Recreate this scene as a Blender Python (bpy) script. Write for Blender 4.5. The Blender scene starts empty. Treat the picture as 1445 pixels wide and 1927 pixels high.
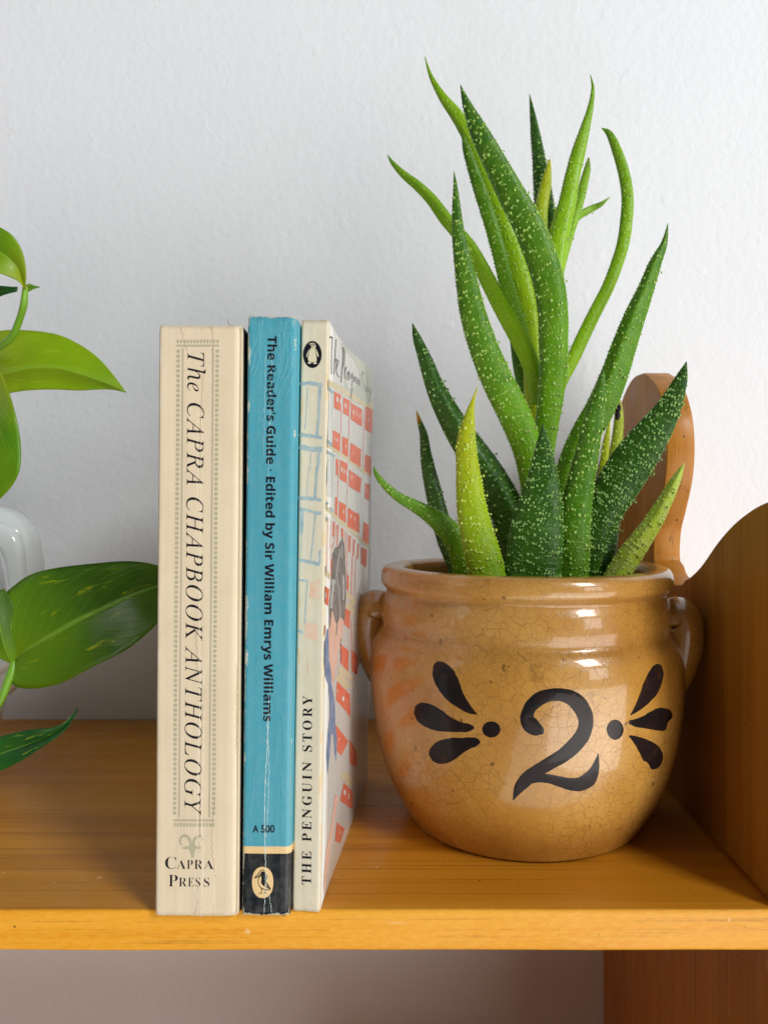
import bpy, bmesh, math, random
from mathutils import Vector, Matrix, noise
from mathutils.geometry import tessellate_polygon
R = math.radians
random.seed(7)
scene = bpy.context.scene
COL = scene.collection
K = 0.001                                     # everything below is written in millimetres

# ------------------------------------------------------------------ camera
F, D, VX, VY, HC = 1392.0, 226.0, 768.0, 956.0, 122.7
cam = bpy.data.cameras.new('camera'); camo = bpy.data.objects.new('camera', cam); COL.objects.link(camo)
camo.location = (0, -D*K, HC*K); camo.rotation_euler = (R(90), 0, 0)
cam.sensor_fit = 'AUTO'; cam.sensor_width = 36; cam.lens = F/1927*36
cam.shift_x = -(VX-722.5)/1927; cam.shift_y = -(963.5-VY)/1927
cam.clip_start = 0.01; cam.clip_end = 50
cam.dof.use_dof = True; cam.dof.focus_distance = 0.255; cam.dof.aperture_fstop = cam.lens/1.3
scene.camera = camo

# ------------------------------------------------------------------ light
world = bpy.data.worlds.new('World'); scene.world = world; world.use_nodes = True
bg = world.node_tree.nodes['Background']
bg.inputs[0].default_value = (0.94, 0.97, 1.0, 1); bg.inputs[1].default_value = 0.10

def area_lamp(name, az, el, dist, w, h, power, col, target=(20, 60, 90)):
    l = bpy.data.lights.new(name, 'AREA'); l.shape = 'RECTANGLE'; l.size = w*K; l.size_y = h*K
    l.energy = power; l.color = col
    o = bpy.data.objects.new(name, l); COL.objects.link(o)
    t = Vector(target)*K
    d = Vector((math.sin(R(az))*math.cos(R(el)), -math.cos(R(az))*math.cos(R(el)), math.sin(R(el))))
    o.location = t + d*dist*K
    o.rotation_euler = (-d).to_track_quat('-Z', 'Y').to_euler()
    return o
area_lamp('window_upper', 44, 33, 3400, 760, 1050, 60.0, (0.98, 0.99, 1.0))
area_lamp('window_middle', 45, 10, 3400, 800, 800, 11.0, (0.98, 0.99, 1.0))
area_lamp('window_lower', 40, -20, 3400, 3400, 2000, 72.0, (1.0, 0.985, 0.96))
area_lamp('window_left', -62, 22, 2600, 800, 900, 2.8, (0.93, 0.97, 1.0))
area_lamp('low_fill', 22, -44, 2600, 3000, 2200, 27.0, (1.0, 0.96, 0.92))  # added fill from below to lift the wall under the shelf, no visible source
scene.view_settings.view_transform = 'Standard'; scene.view_settings.look = 'None'
scene.view_settings.exposure = 0.0; scene.view_settings.gamma = 1.0

# ------------------------------------------------------------------ helpers
def P(px, py, Y):
    "point seen at photo pixel (px, py), at depth Y mm behind the shelf's front edge"
    s = (D+Y)/F
    return Vector(((px-VX)*s, Y, HC-(py-VY)*s))
def lin(c):
    return tuple(((x/255)/12.92 if x/255 <= .04045 else ((x/255+.055)/1.055)**2.4) for x in c)
def mix3(a, b, t): return tuple(a[i]*(1-t)+b[i]*t for i in range(3))

def thing(name, label, cat, loc=(0, 0, 0), rot=(0, 0, 0), group=None):
    o = bpy.data.objects.new(name, None); COL.objects.link(o)
    o.empty_display_size = 0.02
    o.location = Vector(loc)*K; o.rotation_euler = rot
    o['label'] = label; o['category'] = cat
    if group: o['group'] = group
    return o
def obj(name, vs, fs, mat, parent=None, smooth=True, uvs=None, off=None, kind=None, label=None):
    "vs in mm; off is subtracted (the parent's base)"
    me = bpy.data.meshes.new(name)
    o_ = Vector(off) if off is not None else Vector((0, 0, 0))
    me.from_pydata([tuple((Vector(v)-o_)*K) for v in vs], [], fs)
    if uvs is not None:
        ul = me.uv_layers.new(name='UVMap')
        for lp in me.loops: ul.data[lp.index].uv = uvs[lp.vertex_index]
    me.materials.append(mat)
    if smooth: me.polygons.foreach_set('use_smooth', [True]*len(me.polygons))
    me.update()
    o = bpy.data.objects.new(name, me); COL.objects.link(o)
    if parent is not None: o.parent = parent
    if kind: o['kind'] = kind
    if label: o['label'] = label
    return o
def bevel(o, w, seg=2):
    m = o.modifiers.new('bevel', 'BEVEL'); m.width = w*K; m.segments = seg; m.limit_method = 'ANGLE'; m.angle_limit = R(35)
def fix_normals(o):
    bm = bmesh.new(); bm.from_mesh(o.data); bmesh.ops.recalc_face_normals(bm, faces=bm.faces); bm.to_mesh(o.data); bm.free()
def cr(pts, n):
    "catmull-rom through tuples of any dimension, n samples"
    m = len(pts); dim = len(pts[0])
    d = [0.0]
    for i in range(1, m): d.append(d[-1]+max(1e-6, math.dist(pts[i][:2], pts[i-1][:2])))
    out = []
    for k in range(n):
        s = d[-1]*k/(n-1); i = 0
        while i < m-2 and d[i+1] < s: i += 1
        t = (s-d[i])/(d[i+1]-d[i]); t = min(1, max(0, t))
        p0, p1, p2, p3 = pts[max(0, i-1)], pts[i], pts[i+1], pts[min(m-1, i+2)]
        out.append(tuple(0.5*((2*p1[j])+(-p0[j]+p2[j])*t+(2*p0[j]-5*p1[j]+4*p2[j]-p3[j])*t*t+(-p0[j]+3*p1[j]-3*p2[j]+p3[j])*t**3) for j in range(dim)))
    return out

# ------------------------------------------------------------------ node helper
class NT:
    def __init__(s, name):
        s.m = bpy.data.materials.new(name); s.m.use_nodes = True
        s.t = s.m.node_tree; s.b = s.t.nodes['Principled BSDF']; s.co = None
    def n(s, typ, ins=None, **kw):
        nd = s.t.nodes.new('ShaderNode'+typ)
        for k, v in kw.items(): setattr(nd, k, v)
        for k, v in (ins or {}).items(): s.set(nd.inputs[k], v)
        return nd
    def set(s, sock, v):
        if isinstance(v, bpy.types.NodeSocket): s.t.links.new(v, sock)
        elif isinstance(v, bpy.types.Node): s.t.links.new(v.outputs[0], sock)
        elif isinstance(v, (tuple, list)) and len(v) == 3 and sock.type == 'RGBA': sock.default_value = (*v, 1)
        else: sock.default_value = v
    def coord(s, which='Object'):
        if s.co is None: s.co = s.n('TexCoord')
        return s.co.outputs[which]
    def mapped(s, scale=(1, 1, 1), rot=(0, 0, 0), src=None):
        return s.n('Mapping', {'Vector': src or s.coord(), 'Scale': scale, 'Rotation': rot}).outputs[0]
    def noise(s, vec, scale, detail=3, rough=.5, dist=0):
        return s.n('TexNoise', {'Vector': vec, 'Scale': scale, 'Detail': detail, 'Roughness': rough, 'Distortion': dist}).outputs['Fac']
    def ramp(s, fac, stops, interp='LINEAR'):
        r = s.n('ValToRGB', {'Fac': fac}); e = r.color_ramp.elements; r.color_ramp.interpolation = interp
        while len(e) < len(stops): e.new(0.5)
        for i, (p, c) in enumerate(stops):
            e[i].position = p; e[i].color = (*c, 1) if isinstance(c, tuple) else (c, c, c, 1)
        return r.outputs[0]
    def math(s, op, a, b=0.0, clamp=False):
        m = s.n('Math', operation=op, use_clamp=clamp); s.set(m.inputs[0], a); s.set(m.inputs[1], b); return m.outputs[0]
    def mix(s, fac, a, b, mode='MIX'):
        m = s.n('Mix', data_type='RGBA', blend_type=mode); s.set(m.inputs['Factor'], fac)
        s.set(m.inputs[6], a); s.set(m.inputs[7], b); return m.outputs[2]
    def bump(s, h, dist, strength=1.0, normal=None):
        b = s.n('Bump', {'Height': h, 'Distance': dist*K, 'Strength': strength})
        if normal is not None: s.set(b.inputs['Normal'], normal)
        return b.outputs[0]
    def out(s, **kw):
        names = {'color': 'Base Color', 'rough': 'Roughness', 'normal': 'Normal', 'coat': 'Coat Weight', 'coat_rough': 'Coat Roughness',
                 'sss': 'Subsurface Weight', 'spec': 'Specular IOR Level', 'ior': 'IOR', 'coat_normal': 'Coat Normal', 'trans': 'Transmission Weight'}
        for k, v in kw.items(): s.set(s.b.inputs[names[k]], v)
        return s.m

# ------------------------------------------------------------------ materials
def mat_wall():
    m = NT('plaster_wall_paint'); c = m.mapped()
    n1 = m.noise(c, 210, 3, .5); n2 = m.noise(c, 620, 2, .5); n3 = m.noise(c, 14, 3, .5)
    sp = m.ramp(m.noise(c, 90, 2, .4), [(0.66, 0.0), (0.74, 1.0)])
    h = m.math('ADD', m.math('MULTIPLY', n1, 1.0), m.math('MULTIPLY', n2, .35))
    h = m.math('ADD', h, m.math('MULTIPLY', sp, .35))
    col = m.mix(n3, (0.79, 0.805, 0.83), (0.83, 0.84, 0.855))
    smudge = m.ramp(m.noise(m.mapped((5, 5, 2.2)), 1.0, 5, .65, .6), [(.58, 0.0), (.80, 1.0)])
    col = m.mix(m.math('MULTIPLY', smudge, .35), col, (0.68, 0.69, 0.66))
    h = m.math('ADD', h, m.math('MULTIPLY', m.noise(m.mapped((30, 30, 9)), 1.0, 3, .5), .9))
    return m.out(color=col, rough=.55, spec=.35, normal=m.bump(h, .55, .6))
M_WALL = mat_wall()

def mat_wood(name, along, base, dark, light, rough=.36, coat=.18, edge=False):
    m = NT(name)
    sc = [90.0, 90.0, 90.0]; sc[along] = 3.0
    c = m.mapped(tuple(sc))
    g = m.noise(c, 1.0, 5, .6, .6)
    sc2 = [620.0]*3; sc2[along] = 5.0
    f = m.noise(m.mapped(tuple(sc2)), 1.0, 4, .65)
    sc3 = [26.0]*3; sc3[along] = 1.2
    big = m.noise(m.mapped(tuple(sc3)), 1.0, 2, .5, .3); nbase = None
    col = m.ramp(g, [(0.18, dark), (0.46, base), (0.80, light)])
    col = m.mix(m.math('MULTIPLY', m.ramp(big, [(0.35, 1.0), (0.62, 0.0)]), .22), col, dark)
    line = m.ramp(f, [(0.33, 1.0), (0.42, 0.0)])
    col = m.mix(m.math('MULTIPLY', line, .62), col, tuple(x*.45 for x in dark))
    fleck = m.ramp(m.noise(m.mapped((230, 230, 230)), 1.0, 2, .4), [(0.755, 0.0), (0.775, 1.0)])
    col = m.mix(m.math('MULTIPLY', fleck, .5), col, (0.85, 0.62, 0.35))
    pit = m.ramp(m.noise(m.mapped((330, 330, 330)), 1.0, 1, .4), [(0.20, 1.0), (0.225, 0.0)])
    col = m.mix(m.math('MULTIPLY', pit, .8), col, (0.03, 0.012, 0.004))
    sc4 = [150.0]*3; sc4[along] = 14.0
    scr = m.ramp(m.noise(m.mapped(tuple(sc4), (0, R(4), R(3))), 1.0, 2, .5), [(0.735, 0.0), (0.75, 1.0), (.77, 0.0)])
    col = m.mix(m.math('MULTIPLY', scr, .5), col, (0.86, 0.56, 0.22))
    h = m.math('ADD', m.math('MULTIPLY', f, .6), m.math('MULTIPLY', g, .4))
    nb = m.bump(h, .20, .65)
    if edge:
        d1 = m.noise(m.mapped((260, 260, 900), (0, R(58), 0)), 1.0, 3, .6)
        d2 = m.noise(m.mapped((1500, 1500, 1500)), 1.0, 2, .6)
        col = m.mix(m.math('MULTIPLY', m.ramp(d1, [(.4, 0.0), (.68, 1.0)]), .45), col, light)
        nb = m.bump(m.math('ADD', d1, m.math('MULTIPLY', d2, .4)), .28, .7, nb)
    rr = m.ramp(m.noise(m.mapped((60, 60, 60)), 1.0, 3, .6), [(.3, rough-.07), (.7, rough+.14)])
    return m.out(color=col, rough=rr, coat=coat, coat_rough=.22, spec=.30, normal=nb, coat_normal=m.bump(g, .1, .3))
WB, WD, WL = (0.60, 0.235, 0.012), (0.38, 0.125, 0.004), (0.74, 0.33, 0.028)
M_SHELF = mat_wood('varnished_pine_board', 0, WB, WD, WL)
M_EDGE = mat_wood('varnished_pine_sawn_edge', 0, (0.80, 0.33, 0.012), (0.54, 0.175, 0.005), (0.90, 0.46, 0.05), rough=.42, coat=.12, edge=True)
M_PANEL = mat_wood('varnished_pine_panel', 2, (0.47, 0.180, 0.016), (0.30, 0.098, 0.006), (0.60, 0.255, 0.030), rough=.42, coat=.06)

def mat_glaze():
    m = NT('crackled_ochre_glaze'); co = m.coord()
    w = m.n('TexNoise', {'Vector': co, 'Scale': 70.0, 'Detail': 4.0})
    wv = m.n('VectorMath', {0: w.outputs['Color'], 1: (0.0045,)*3}, operation='MULTIPLY').outputs[0]
    vec = m.n('VectorMath', {0: co, 1: wv}, operation='ADD').outputs[0]
    def crack(scale, th, v):
        vo = m.n('TexVoronoi', {'Vector': v, 'Scale': scale, 'Randomness': 1.0}, feature='DISTANCE_TO_EDGE')
        return m.ramp(vo.outputs['Distance'], [(0.0, 1.0), (th, 0.0)])
    c1 = crack(240.0, .036, vec)
    c2 = crack(400.0, .045, m.n('VectorMath', {0: vec, 1: (.3, .1, .7)}, operation='ADD').outputs[0])
    msk = m.ramp(m.noise(co, 26, 3, .5), [(.30, 0.35), (.66, 1.0)])
    ck = m.math('MULTIPLY', m.math('MAXIMUM', c1, m.math('MULTIPLY', c2, .75)), msk)
    n1 = m.noise(co, 22, 4, .6); n2 = m.noise(co, 75, 4, .6, .2)
    col = m.ramp(n1, [(.30, (0.39, 0.165, 0.022)), (.52, (0.51, 0.25, 0.044)), (.74, (0.60, 0.325, 0.080))])
    # orange patches on one flank, the book's pinkish reflection painted in with them
    sx = m.n('SeparateXYZ', {0: co})
    side = m.ramp(m.math('MULTIPLY', m.math('ADD', sx.outputs['X'], .012), -22.0), [(0.0, 0.0), (0.75, 1.0)])
    pt = m.math('MULTIPLY', m.ramp(n2, [(.42, 0.0), (.62, 1.0)]), side)
    col = m.mix(m.math('MULTIPLY', pt, .4), col, (0.58, 0.22, 0.055))
    pp = m.math('MULTIPLY', m.ramp(m.noise(co, 48, 3, .6), [(.52, 0.0), (.68, 1.0)]), side)
    col = m.mix(m.math('MULTIPLY', pp, .5), col, (0.62, 0.38, 0.19))
    # browner glaze over neck and rim, strongest in the grooves
    zz = sx.outputs['Z']
    top = m.ramp(m.math('MULTIPLY', zz, 10.0), [(.66, 0.0), (.74, .4), (.77, .75), (.80, .30), (.88, .35), (.905, .9), (.93, .35), (1.0, .5)])
    col = m.mix(m.math('MULTIPLY', top, .55), col, (0.30, 0.125, 0.028))
    pit = m.ramp(m.noise(co, 300, 1, .4), [(.235, 1.0), (.25, 0.0)])
    col = m.mix(m.math('MULTIPLY', pit, .7), col, (0.10, 0.04, 0.01))
    col = m.mix(m.math('MULTIPLY', m.ramp(m.noise(co, 34, 4, .65), [(.55, 0.0), (.75, 1.0)]), .30), col, (0.36, 0.15, 0.025))
    col = m.mix(m.math('MULTIPLY', ck, .75), col, (0.22, 0.095, 0.016))
    h = m.math('SUBTRACT', m.math('MULTIPLY', m.noise(co, 55, 2, .5), .9), m.math('MULTIPLY', ck, .16))
    nb = m.bump(h, .35, .5)
    return m.out(color=col, rough=.26, coat=.6, coat_rough=.05, normal=nb, coat_normal=m.bump(m.math('MULTIPLY', m.noise(co, 70, 2, .5), 1.0), .30, .5), sss=0.0)
M_GLAZE = mat_glaze()
def mat_slip():
    m = NT('black_brown_slip'); co = m.coord()
    n = m.noise(co, 120, 4, .6); n2 = m.noise(co, 700, 3, .6)
    col = m.ramp(n, [(.35, (0.010, 0.009, 0.010)), (.62, (0.022, 0.012, 0.010)), (.8, (0.07, 0.03, 0.015))])
    return m.out(color=col, rough=.26, coat=.16, coat_rough=.06, spec=.15, normal=m.bump(m.math('ADD', n, m.math('MULTIPLY', n2, .3)), .3, .5))
M_SLIP = mat_slip()
def mat_soil():
    m = NT('dark_potting_soil'); n = m.noise(m.coord(), 500, 5, .7)
    return m.out(color=m.ramp(n, [(.3, (0.012, 0.008, 0.005)), (.7, (0.07, 0.045, 0.028))]), rough=.95, normal=m.bump(n, 1.5, 1))
M_SOIL = mat_soil()

def mat_succ(name, base, mid, tip, band=.35, pale=(0.30, 0.50, 0.16), rough=.36, tiplen=.10, spots=.45, tm=.55, ridge=0.0):
    base, mid, tip, pale = [tuple(min(.7, x*1.28) for x in q) for q in (base, mid, tip, pale)]
    m = NT(name); uv = m.n('SeparateXYZ', {0: m.coord('UV')}); v = uv.outputs['Y']; co = m.coord()
    j = m.math('ADD', v, m.math('MULTIPLY', m.math('SUBTRACT', m.noise(co, 60, 3, .6), .5), .25))
    col = m.ramp(j, [(0.0, base), (.40, mid), (1-tiplen, mix3(mid, tip, tm)), (1.0, tip)])
    mott = m.noise(co, 190, 3, .6)
    vo = m.n('TexVoronoi', {'Vector': co, 'Scale': 520.0, 'Randomness': 1.0})
    dots = m.ramp(vo.outputs['Distance'], [(.14, 1.0), (.36, 0.0)])
    col = m.mix(m.math('MULTIPLY', dots, spots), col, pale)
    col = m.mix(m.math('MULTIPLY', m.ramp(mott, [(.40, 0.0), (.70, 1.0)]), band), col, pale)
    streak = m.noise(m.mapped((1, 1, 1), src=m.n('Mapping', {'Vector': m.coord('UV'), 'Scale': (30, 2, 1)}).outputs[0]), 1.0, 3, .6)
    col = m.mix(m.math('MULTIPLY', m.ramp(streak, [(.45, 0.0), (.75, 1.0)]), .30), col, tuple(x*.55 for x in mid))
    h = m.math('ADD', m.math('ADD', m.noise(co, 420, 3, .6), m.math('MULTIPLY', dots, 1.1)), m.math('MULTIPLY', streak, .4))
    if ridge:
        rg = m.noise(m.n('Mapping', {'Vector': m.coord('UV'), 'Scale': (7, 58, 1)}).outputs[0], 1.0, 2, .5, .5)
        h = m.math('ADD', h, m.math('MULTIPLY', rg, ridge)); col = m.mix(m.math('MULTIPLY', m.ramp(rg, [(.52, 0.0), (.72, 1.0)]), .45), col, pale)
    m.b.inputs['Subsurface Radius'].default_value = (0.6, 1.0, 0.25); m.b.inputs['Subsurface Scale'].default_value = .002
    return m.out(color=col, rough=rough, sss=.20, spec=.28, normal=m.bump(h, .30, .75))
DG = mat_succ('dark_green_succulent_skin', (0.040, 0.130, 0.004), (0.022, 0.082, 0.004), (0.014, 0.052, 0.006), .15, (0.08, 0.19, 0.02), ridge=2.2)
GD = mat_succ('green_to_dark_tip_succulent_skin', (0.170, 0.360, 0.004), (0.115, 0.280, 0.004), (0.018, 0.075, 0.008), .20, (0.24, 0.40, 0.03), tiplen=.40)
MG = mat_succ('mid_green_succulent_skin', (0.150, 0.330, 0.004), (0.090, 0.230, 0.004), (0.030, 0.105, 0.008), .22, (0.22, 0.38, 0.03))
BG = mat_succ('bright_green_succulent_skin', (0.250, 0.440, 0.005), (0.185, 0.360, 0.005), (0.085, 0.210, 0.010), .25, (0.32, 0.46, 0.04))
YG = mat_succ('yellow_green_succulent_skin', (0.085, 0.26, 0.005), (0.20, 0.33, 0.005), (0.42, 0.36, 0.008), .25, (0.36, 0.46, 0.03))
LY = mat_succ('lime_succulent_skin', (0.16, 0.33, 0.008), (0.38, 0.50, 0.03), (0.34, 0.50, 0.03), .6, (0.58, 0.68, 0.22))
SS = mat_succ('smooth_pale_green_skin', (0.40, 0.46, 0.010), (0.25, 0.42, 0.006), (0.09, 0.22, 0.008), .15, (0.30, 0.48, 0.05))
FG = mat_succ('fresh_deep_green_succulent_skin', (0.105, 0.225, 0.004), (0.050, 0.150, 0.004), (0.035, 0.110, 0.006), .2, (0.15, 0.30, 0.03), ridge=.8)
OT = mat_succ('dark_leaf_with_orange_tip', (0.030, 0.110, 0.008), (0.026, 0.075, 0.008), (0.50, 0.22, 0.010), .2, (0.08, 0.18, 0.05), tiplen=.07, tm=.0)
BT = mat_succ('lime_leaf_with_black_tip', (0.20, 0.34, 0.02), (0.26, 0.40, 0.02), (0.30, 0.26, 0.03), .3, (0.40, 0.50, 0.06))
def mat_plain(name, c, rough=.5, **kw):
    m = NT(name); return m.out(color=c, rough=rough, **kw)
def mat_tub(name, c, d):
    m = NT(name); n = m.noise(m.coord(), 300, 2, .5)
    m.b.inputs['Subsurface Scale'].default_value = .001
    return m.out(color=m.mix(n, c, d), rough=.4, sss=.15)
T_D = mat_tub('pale_tubercle_on_dark', (0.33, 0.52, 0.17), (0.15, 0.36, 0.05))
T_M = mat_tub('pale_tubercle_on_green', (0.42, 0.60, 0.15), (0.26, 0.48, 0.05))
T_Y = mat_tub('pale_tubercle_on_yellow', (0.62, 0.74, 0.16), (0.42, 0.62, 0.05))
M_BLACKTIP = mat_plain('withered_black_tip', (0.02, 0.012, 0.010), .8)

def mat_pothos(name, c1, c2, vari, amt, flip=False):
    m = NT(name); uv = m.coord('UV'); co = m.coord()
    s = m.n('SeparateXYZ', {0: uv}); u, v = s.outputs['X'], s.outputs['Y']
    n = m.noise(co, 28, 3, .6)
    col = m.mix(m.ramp(n, [(.35, 0.0), (.68, 1.0)]), c1, c2)
    basey = m.ramp(m.math('ADD', u, m.math('MULTIPLY', n, .3)), [(.2, 1.0), (.62, 0.0)])
    col = m.mix(m.math('MULTIPLY', basey, .62), col, tuple(min(.4, x*2.6) for x in c2))
    st = m.noise(m.n('Mapping', {'Vector': uv, 'Scale': (5, 13, 1), 'Rotation': (0, 0, R(24))}).outputs[0], 1.0, 4, .65, .8)
    col = m.mix(m.math('MULTIPLY', m.ramp(st, [(.60, 0.0), (.70, 1.0)]), amt), col, vari)
    mid = m.math('ABSOLUTE', m.math('SUBTRACT', v, .5))
    rib = m.ramp(mid, [(0.0, 1.0), (.012, .7), (.03, 0.0)])
    col = m.mix(m.math('MULTIPLY', rib, .5), col, (0.28, 0.50, 0.06))
    # side veins slanting off the midrib
    wv = m.n('TexWave', {'Vector': m.n('CombineXYZ', {0: m.math('SUBTRACT', u, m.math('MULTIPLY', mid, 1.1)), 1: 0.0, 2: 0.0}).outputs[0], 'Scale': 3.6, 'Distortion': 2.2, 'Detail': 2.0}, wave_type='BANDS')
    vein = m.ramp(wv.outputs['Fac'], [(.86, 0.0), (1.0, 1.0)])
    col = m.mix(m.math('MULTIPLY', vein, .05), col, (0.25, 0.45, 0.06))
    h = m.math('ADD', m.math('MULTIPLY', n, .5), m.math('SUBTRACT', m.math('MULTIPLY', vein, -.15), m.math('MULTIPLY', rib, .35)))
    m.b.inputs['Subsurface Scale'].default_value = .0015; m.b.inputs['Subsurface Radius'].default_value = (.5, 1, .2)
    return m.out(color=col, rough=.38, spec=.35, sss=.15, coat=.05, coat_rough=.2, normal=m.bump(h, .8, .45))
PL_L = mat_pothos('lime_pothos_leaf', (0.20, 0.36, 0.003), (0.30, 0.45, 0.005), (0.45, 0.62, 0.08), .35)
PL_M = mat_pothos('green_pothos_leaf', (0.075, 0.205, 0.003), (0.15, 0.30, 0.004), (0.30, 0.45, 0.02), .35)
PL_D = mat_pothos('dark_pothos_leaf', (0.035, 0.105, 0.003), (0.080, 0.180, 0.003), (0.36, 0.42, 0.008), .85)
PL_X = mat_pothos('deep_green_variegated_pothos_leaf', (0.006, 0.060, 0.008), (0.012, 0.085, 0.010), (0.45, 0.55, 0.03), .8)
M_STEM = mat_plain('pothos_stem_green', (0.20, 0.42, 0.03), .35, sss=.1)
M_STEM.node_tree.nodes['Principled BSDF'].inputs['Subsurface Scale'].default_value = .002

def mat_cover(name, base, worn, w, h, scuff=.5, wr=(60, 60, 12), wrs=.35, rough=.38, stain=None, fine=True, bands=None, wfreq=1.0, chip=1.0):
    "paper cover: worn edges, wrinkles along the spine, faint stains (object space, metres)"
    m = NT(name); co = m.coord(); s = m.n('SeparateXYZ', {0: co}); x, y, z = s.outputs
    col = base
    if bands:                                       # printed colour bands by height
        col = bands[0][1]
        for (z0, c) in bands[1:]:
            col = m.mix(m.math('GREATER_THAN', z, z0*K), col, c)
    n = m.noise(co, 40, 4, .6); n2 = m.noise(co, 350, 3, .6)
    if stain:
        col = m.mix(m.math('MULTIPLY', m.ramp(n, [(.45, 0.0), (.75, 1.0)]), stain[1]), col, stain[0])
    col = m.mix(m.math('MULTIPLY', m.ramp(n2, [(.4, 0.0), (.8, 1.0)]), .12), col, tuple(c*.6 for c in worn))
    # distance to the nearest spine corner / end
    dx = m.math('MINIMUM', m.math('ABSOLUTE', x), m.math('ABSOLUTE', m.math('SUBTRACT', x, w*K)))
    dz = m.math('MINIMUM', m.math('ABSOLUTE', z), m.math('ABSOLUTE', m.math('SUBTRACT', z, h*K)))
    dcorner = m.math('ADD', m.math('MAXIMUM', dx, 0.0), m.math('MULTIPLY', y, .8))
    d = m.math('MINIMUM', dcorner, m.math('MULTIPLY', dz, 1.2))
    e = m.math('ADD', m.math('MULTIPLY', d, 900.0), m.math('MULTIPLY', m.math('SUBTRACT', m.noise(m.mapped((1, 1, .35)), 240, 4, .7), .5), 5.0/chip))
    wear = m.ramp(e, [(0.0, 1.0), (.28, .8), (.42, 0.0)])
    col = m.mix(m.math('MULTIPLY', wear, scuff), col, worn)
    a = m.noise(m.mapped((wr[0]*wfreq, wr[1], wr[2])), 1.0, 4, .55, 1.2)
    wn = m.n('TexWave', {'Vector': m.mapped((1, 1, .10)), 'Scale': 120.0*wfreq, 'Distortion': 9.0, 'Detail': 2.0, 'Detail Scale': .5}).outputs['Fac']
    hgt = m.math('ADD', m.math('MULTIPLY', a, 1.0), m.math('MULTIPLY', wn, wrs))
    nb = m.bump(hgt, .35, .55)
    if fine: nb = m.bump(n2, .08, .5, nb)
    return m.out(color=col, rough=rough, normal=nb, spec=.28)
M_PAGES = mat_plain('yellowed_page_edges', (0.55, 0.44, 0.28), .9)
INK = mat_plain('black_print_ink', (0.008, 0.006, 0.012), .45, spec=.25)
INK2 = mat_plain('grey_brush_lettering', (0.16, 0.14, 0.16), .5)
INKG = mat_plain('pale_olive_print', (0.46, 0.42, 0.28), .5)
INKGOLD = mat_plain('cream_gold_print', (0.80, 0.56, 0.26), .45)
INKCREAM = mat_plain('aged_cream_print', (0.72, 0.62, 0.42), .5)
def mat_wash(name, c, c2, sc=300):
    m = NT(name); n = m.noise(m.coord(), sc, 4, .65)
    return m.out(color=m.mix(m.ramp(n, [(.35, 0.0), (.65, 1.0)]), c, c2), rough=.45)
W_BLUE = mat_wash('faded_blue_brushwork', (0.28, 0.40, 0.45), (0.46, 0.54, 0.52))
W_RED = mat_wash('coral_red_brushwork', (0.78, 0.15, 0.075), (0.76, 0.25, 0.17))
W_BEIGE = mat_wash('beige_brushwork', (0.66, 0.54, 0.32), (0.70, 0.62, 0.44))
W_GREY = mat_wash('grey_hair_brushwork', (0.16, 0.145, 0.13), (0.30, 0.28, 0.26))
W_LGREY = mat_wash('light_grey_brushwork', (0.50, 0.50, 0.48), (0.42, 0.40, 0.38))
W_SKIN = mat_wash('peach_brushwork', (0.78, 0.46, 0.34), (0.80, 0.56, 0.45))
W_SCARF = mat_wash('slate_blue_brushwork', (0.14, 0.22, 0.38), (0.30, 0.36, 0.48))
W_PEACH = mat_wash('faded_orange_wash', (0.76, 0.50, 0.34), (0.74, 0.58, 0.44))
W_GREEN = mat_wash('grey_green_wash', (0.50, 0.52, 0.44), (0.58, 0.58, 0.48), 60)
W_WHITE = mat_wash('white_gaps', (0.74, 0.73, 0.69), (0.70, 0.69, 0.66))
M_CREASE = mat_plain('cracked_paper_crease', (0.78, 0.68, 0.52), .6)
M_CRACK_SHADE = mat_plain('painted_crack_shade_on_cream', (0.40, 0.27, 0.16), .7)  # brown crack lines, the shade of the creases painted into their colour
M_CREASE2 = mat_plain('crack_in_blue_cover', (0.66, 0.74, 0.70), .6)
M_CERAMIC = mat_plain('white_glazed_ceramic', (0.74, 0.79, 0.78), .12, coat=.5, coat_rough=.04)

# ------------------------------------------------------------------ the wall
def box(x0, x1, y0, y1, z0, z1):
    vs = [(x, y, z) for z in (z0, z1) for y in (y0, y1) for x in (x0, x1)]
    return vs, [(0, 2, 3, 1), (4, 5, 7, 6), (0, 1, 5, 4), (2, 6, 7, 3), (0, 4, 6, 2), (1, 3, 7, 5)]
WALL_Y = 204.0
vs, fs = box(-1400, 1400, WALL_Y, WALL_Y+60, -900, 1300)
wall = obj('wall', vs, fs, M_WALL, smooth=False, kind='structure')
wall['label'] = 'white painted wall with fine orange peel plaster texture'

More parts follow.
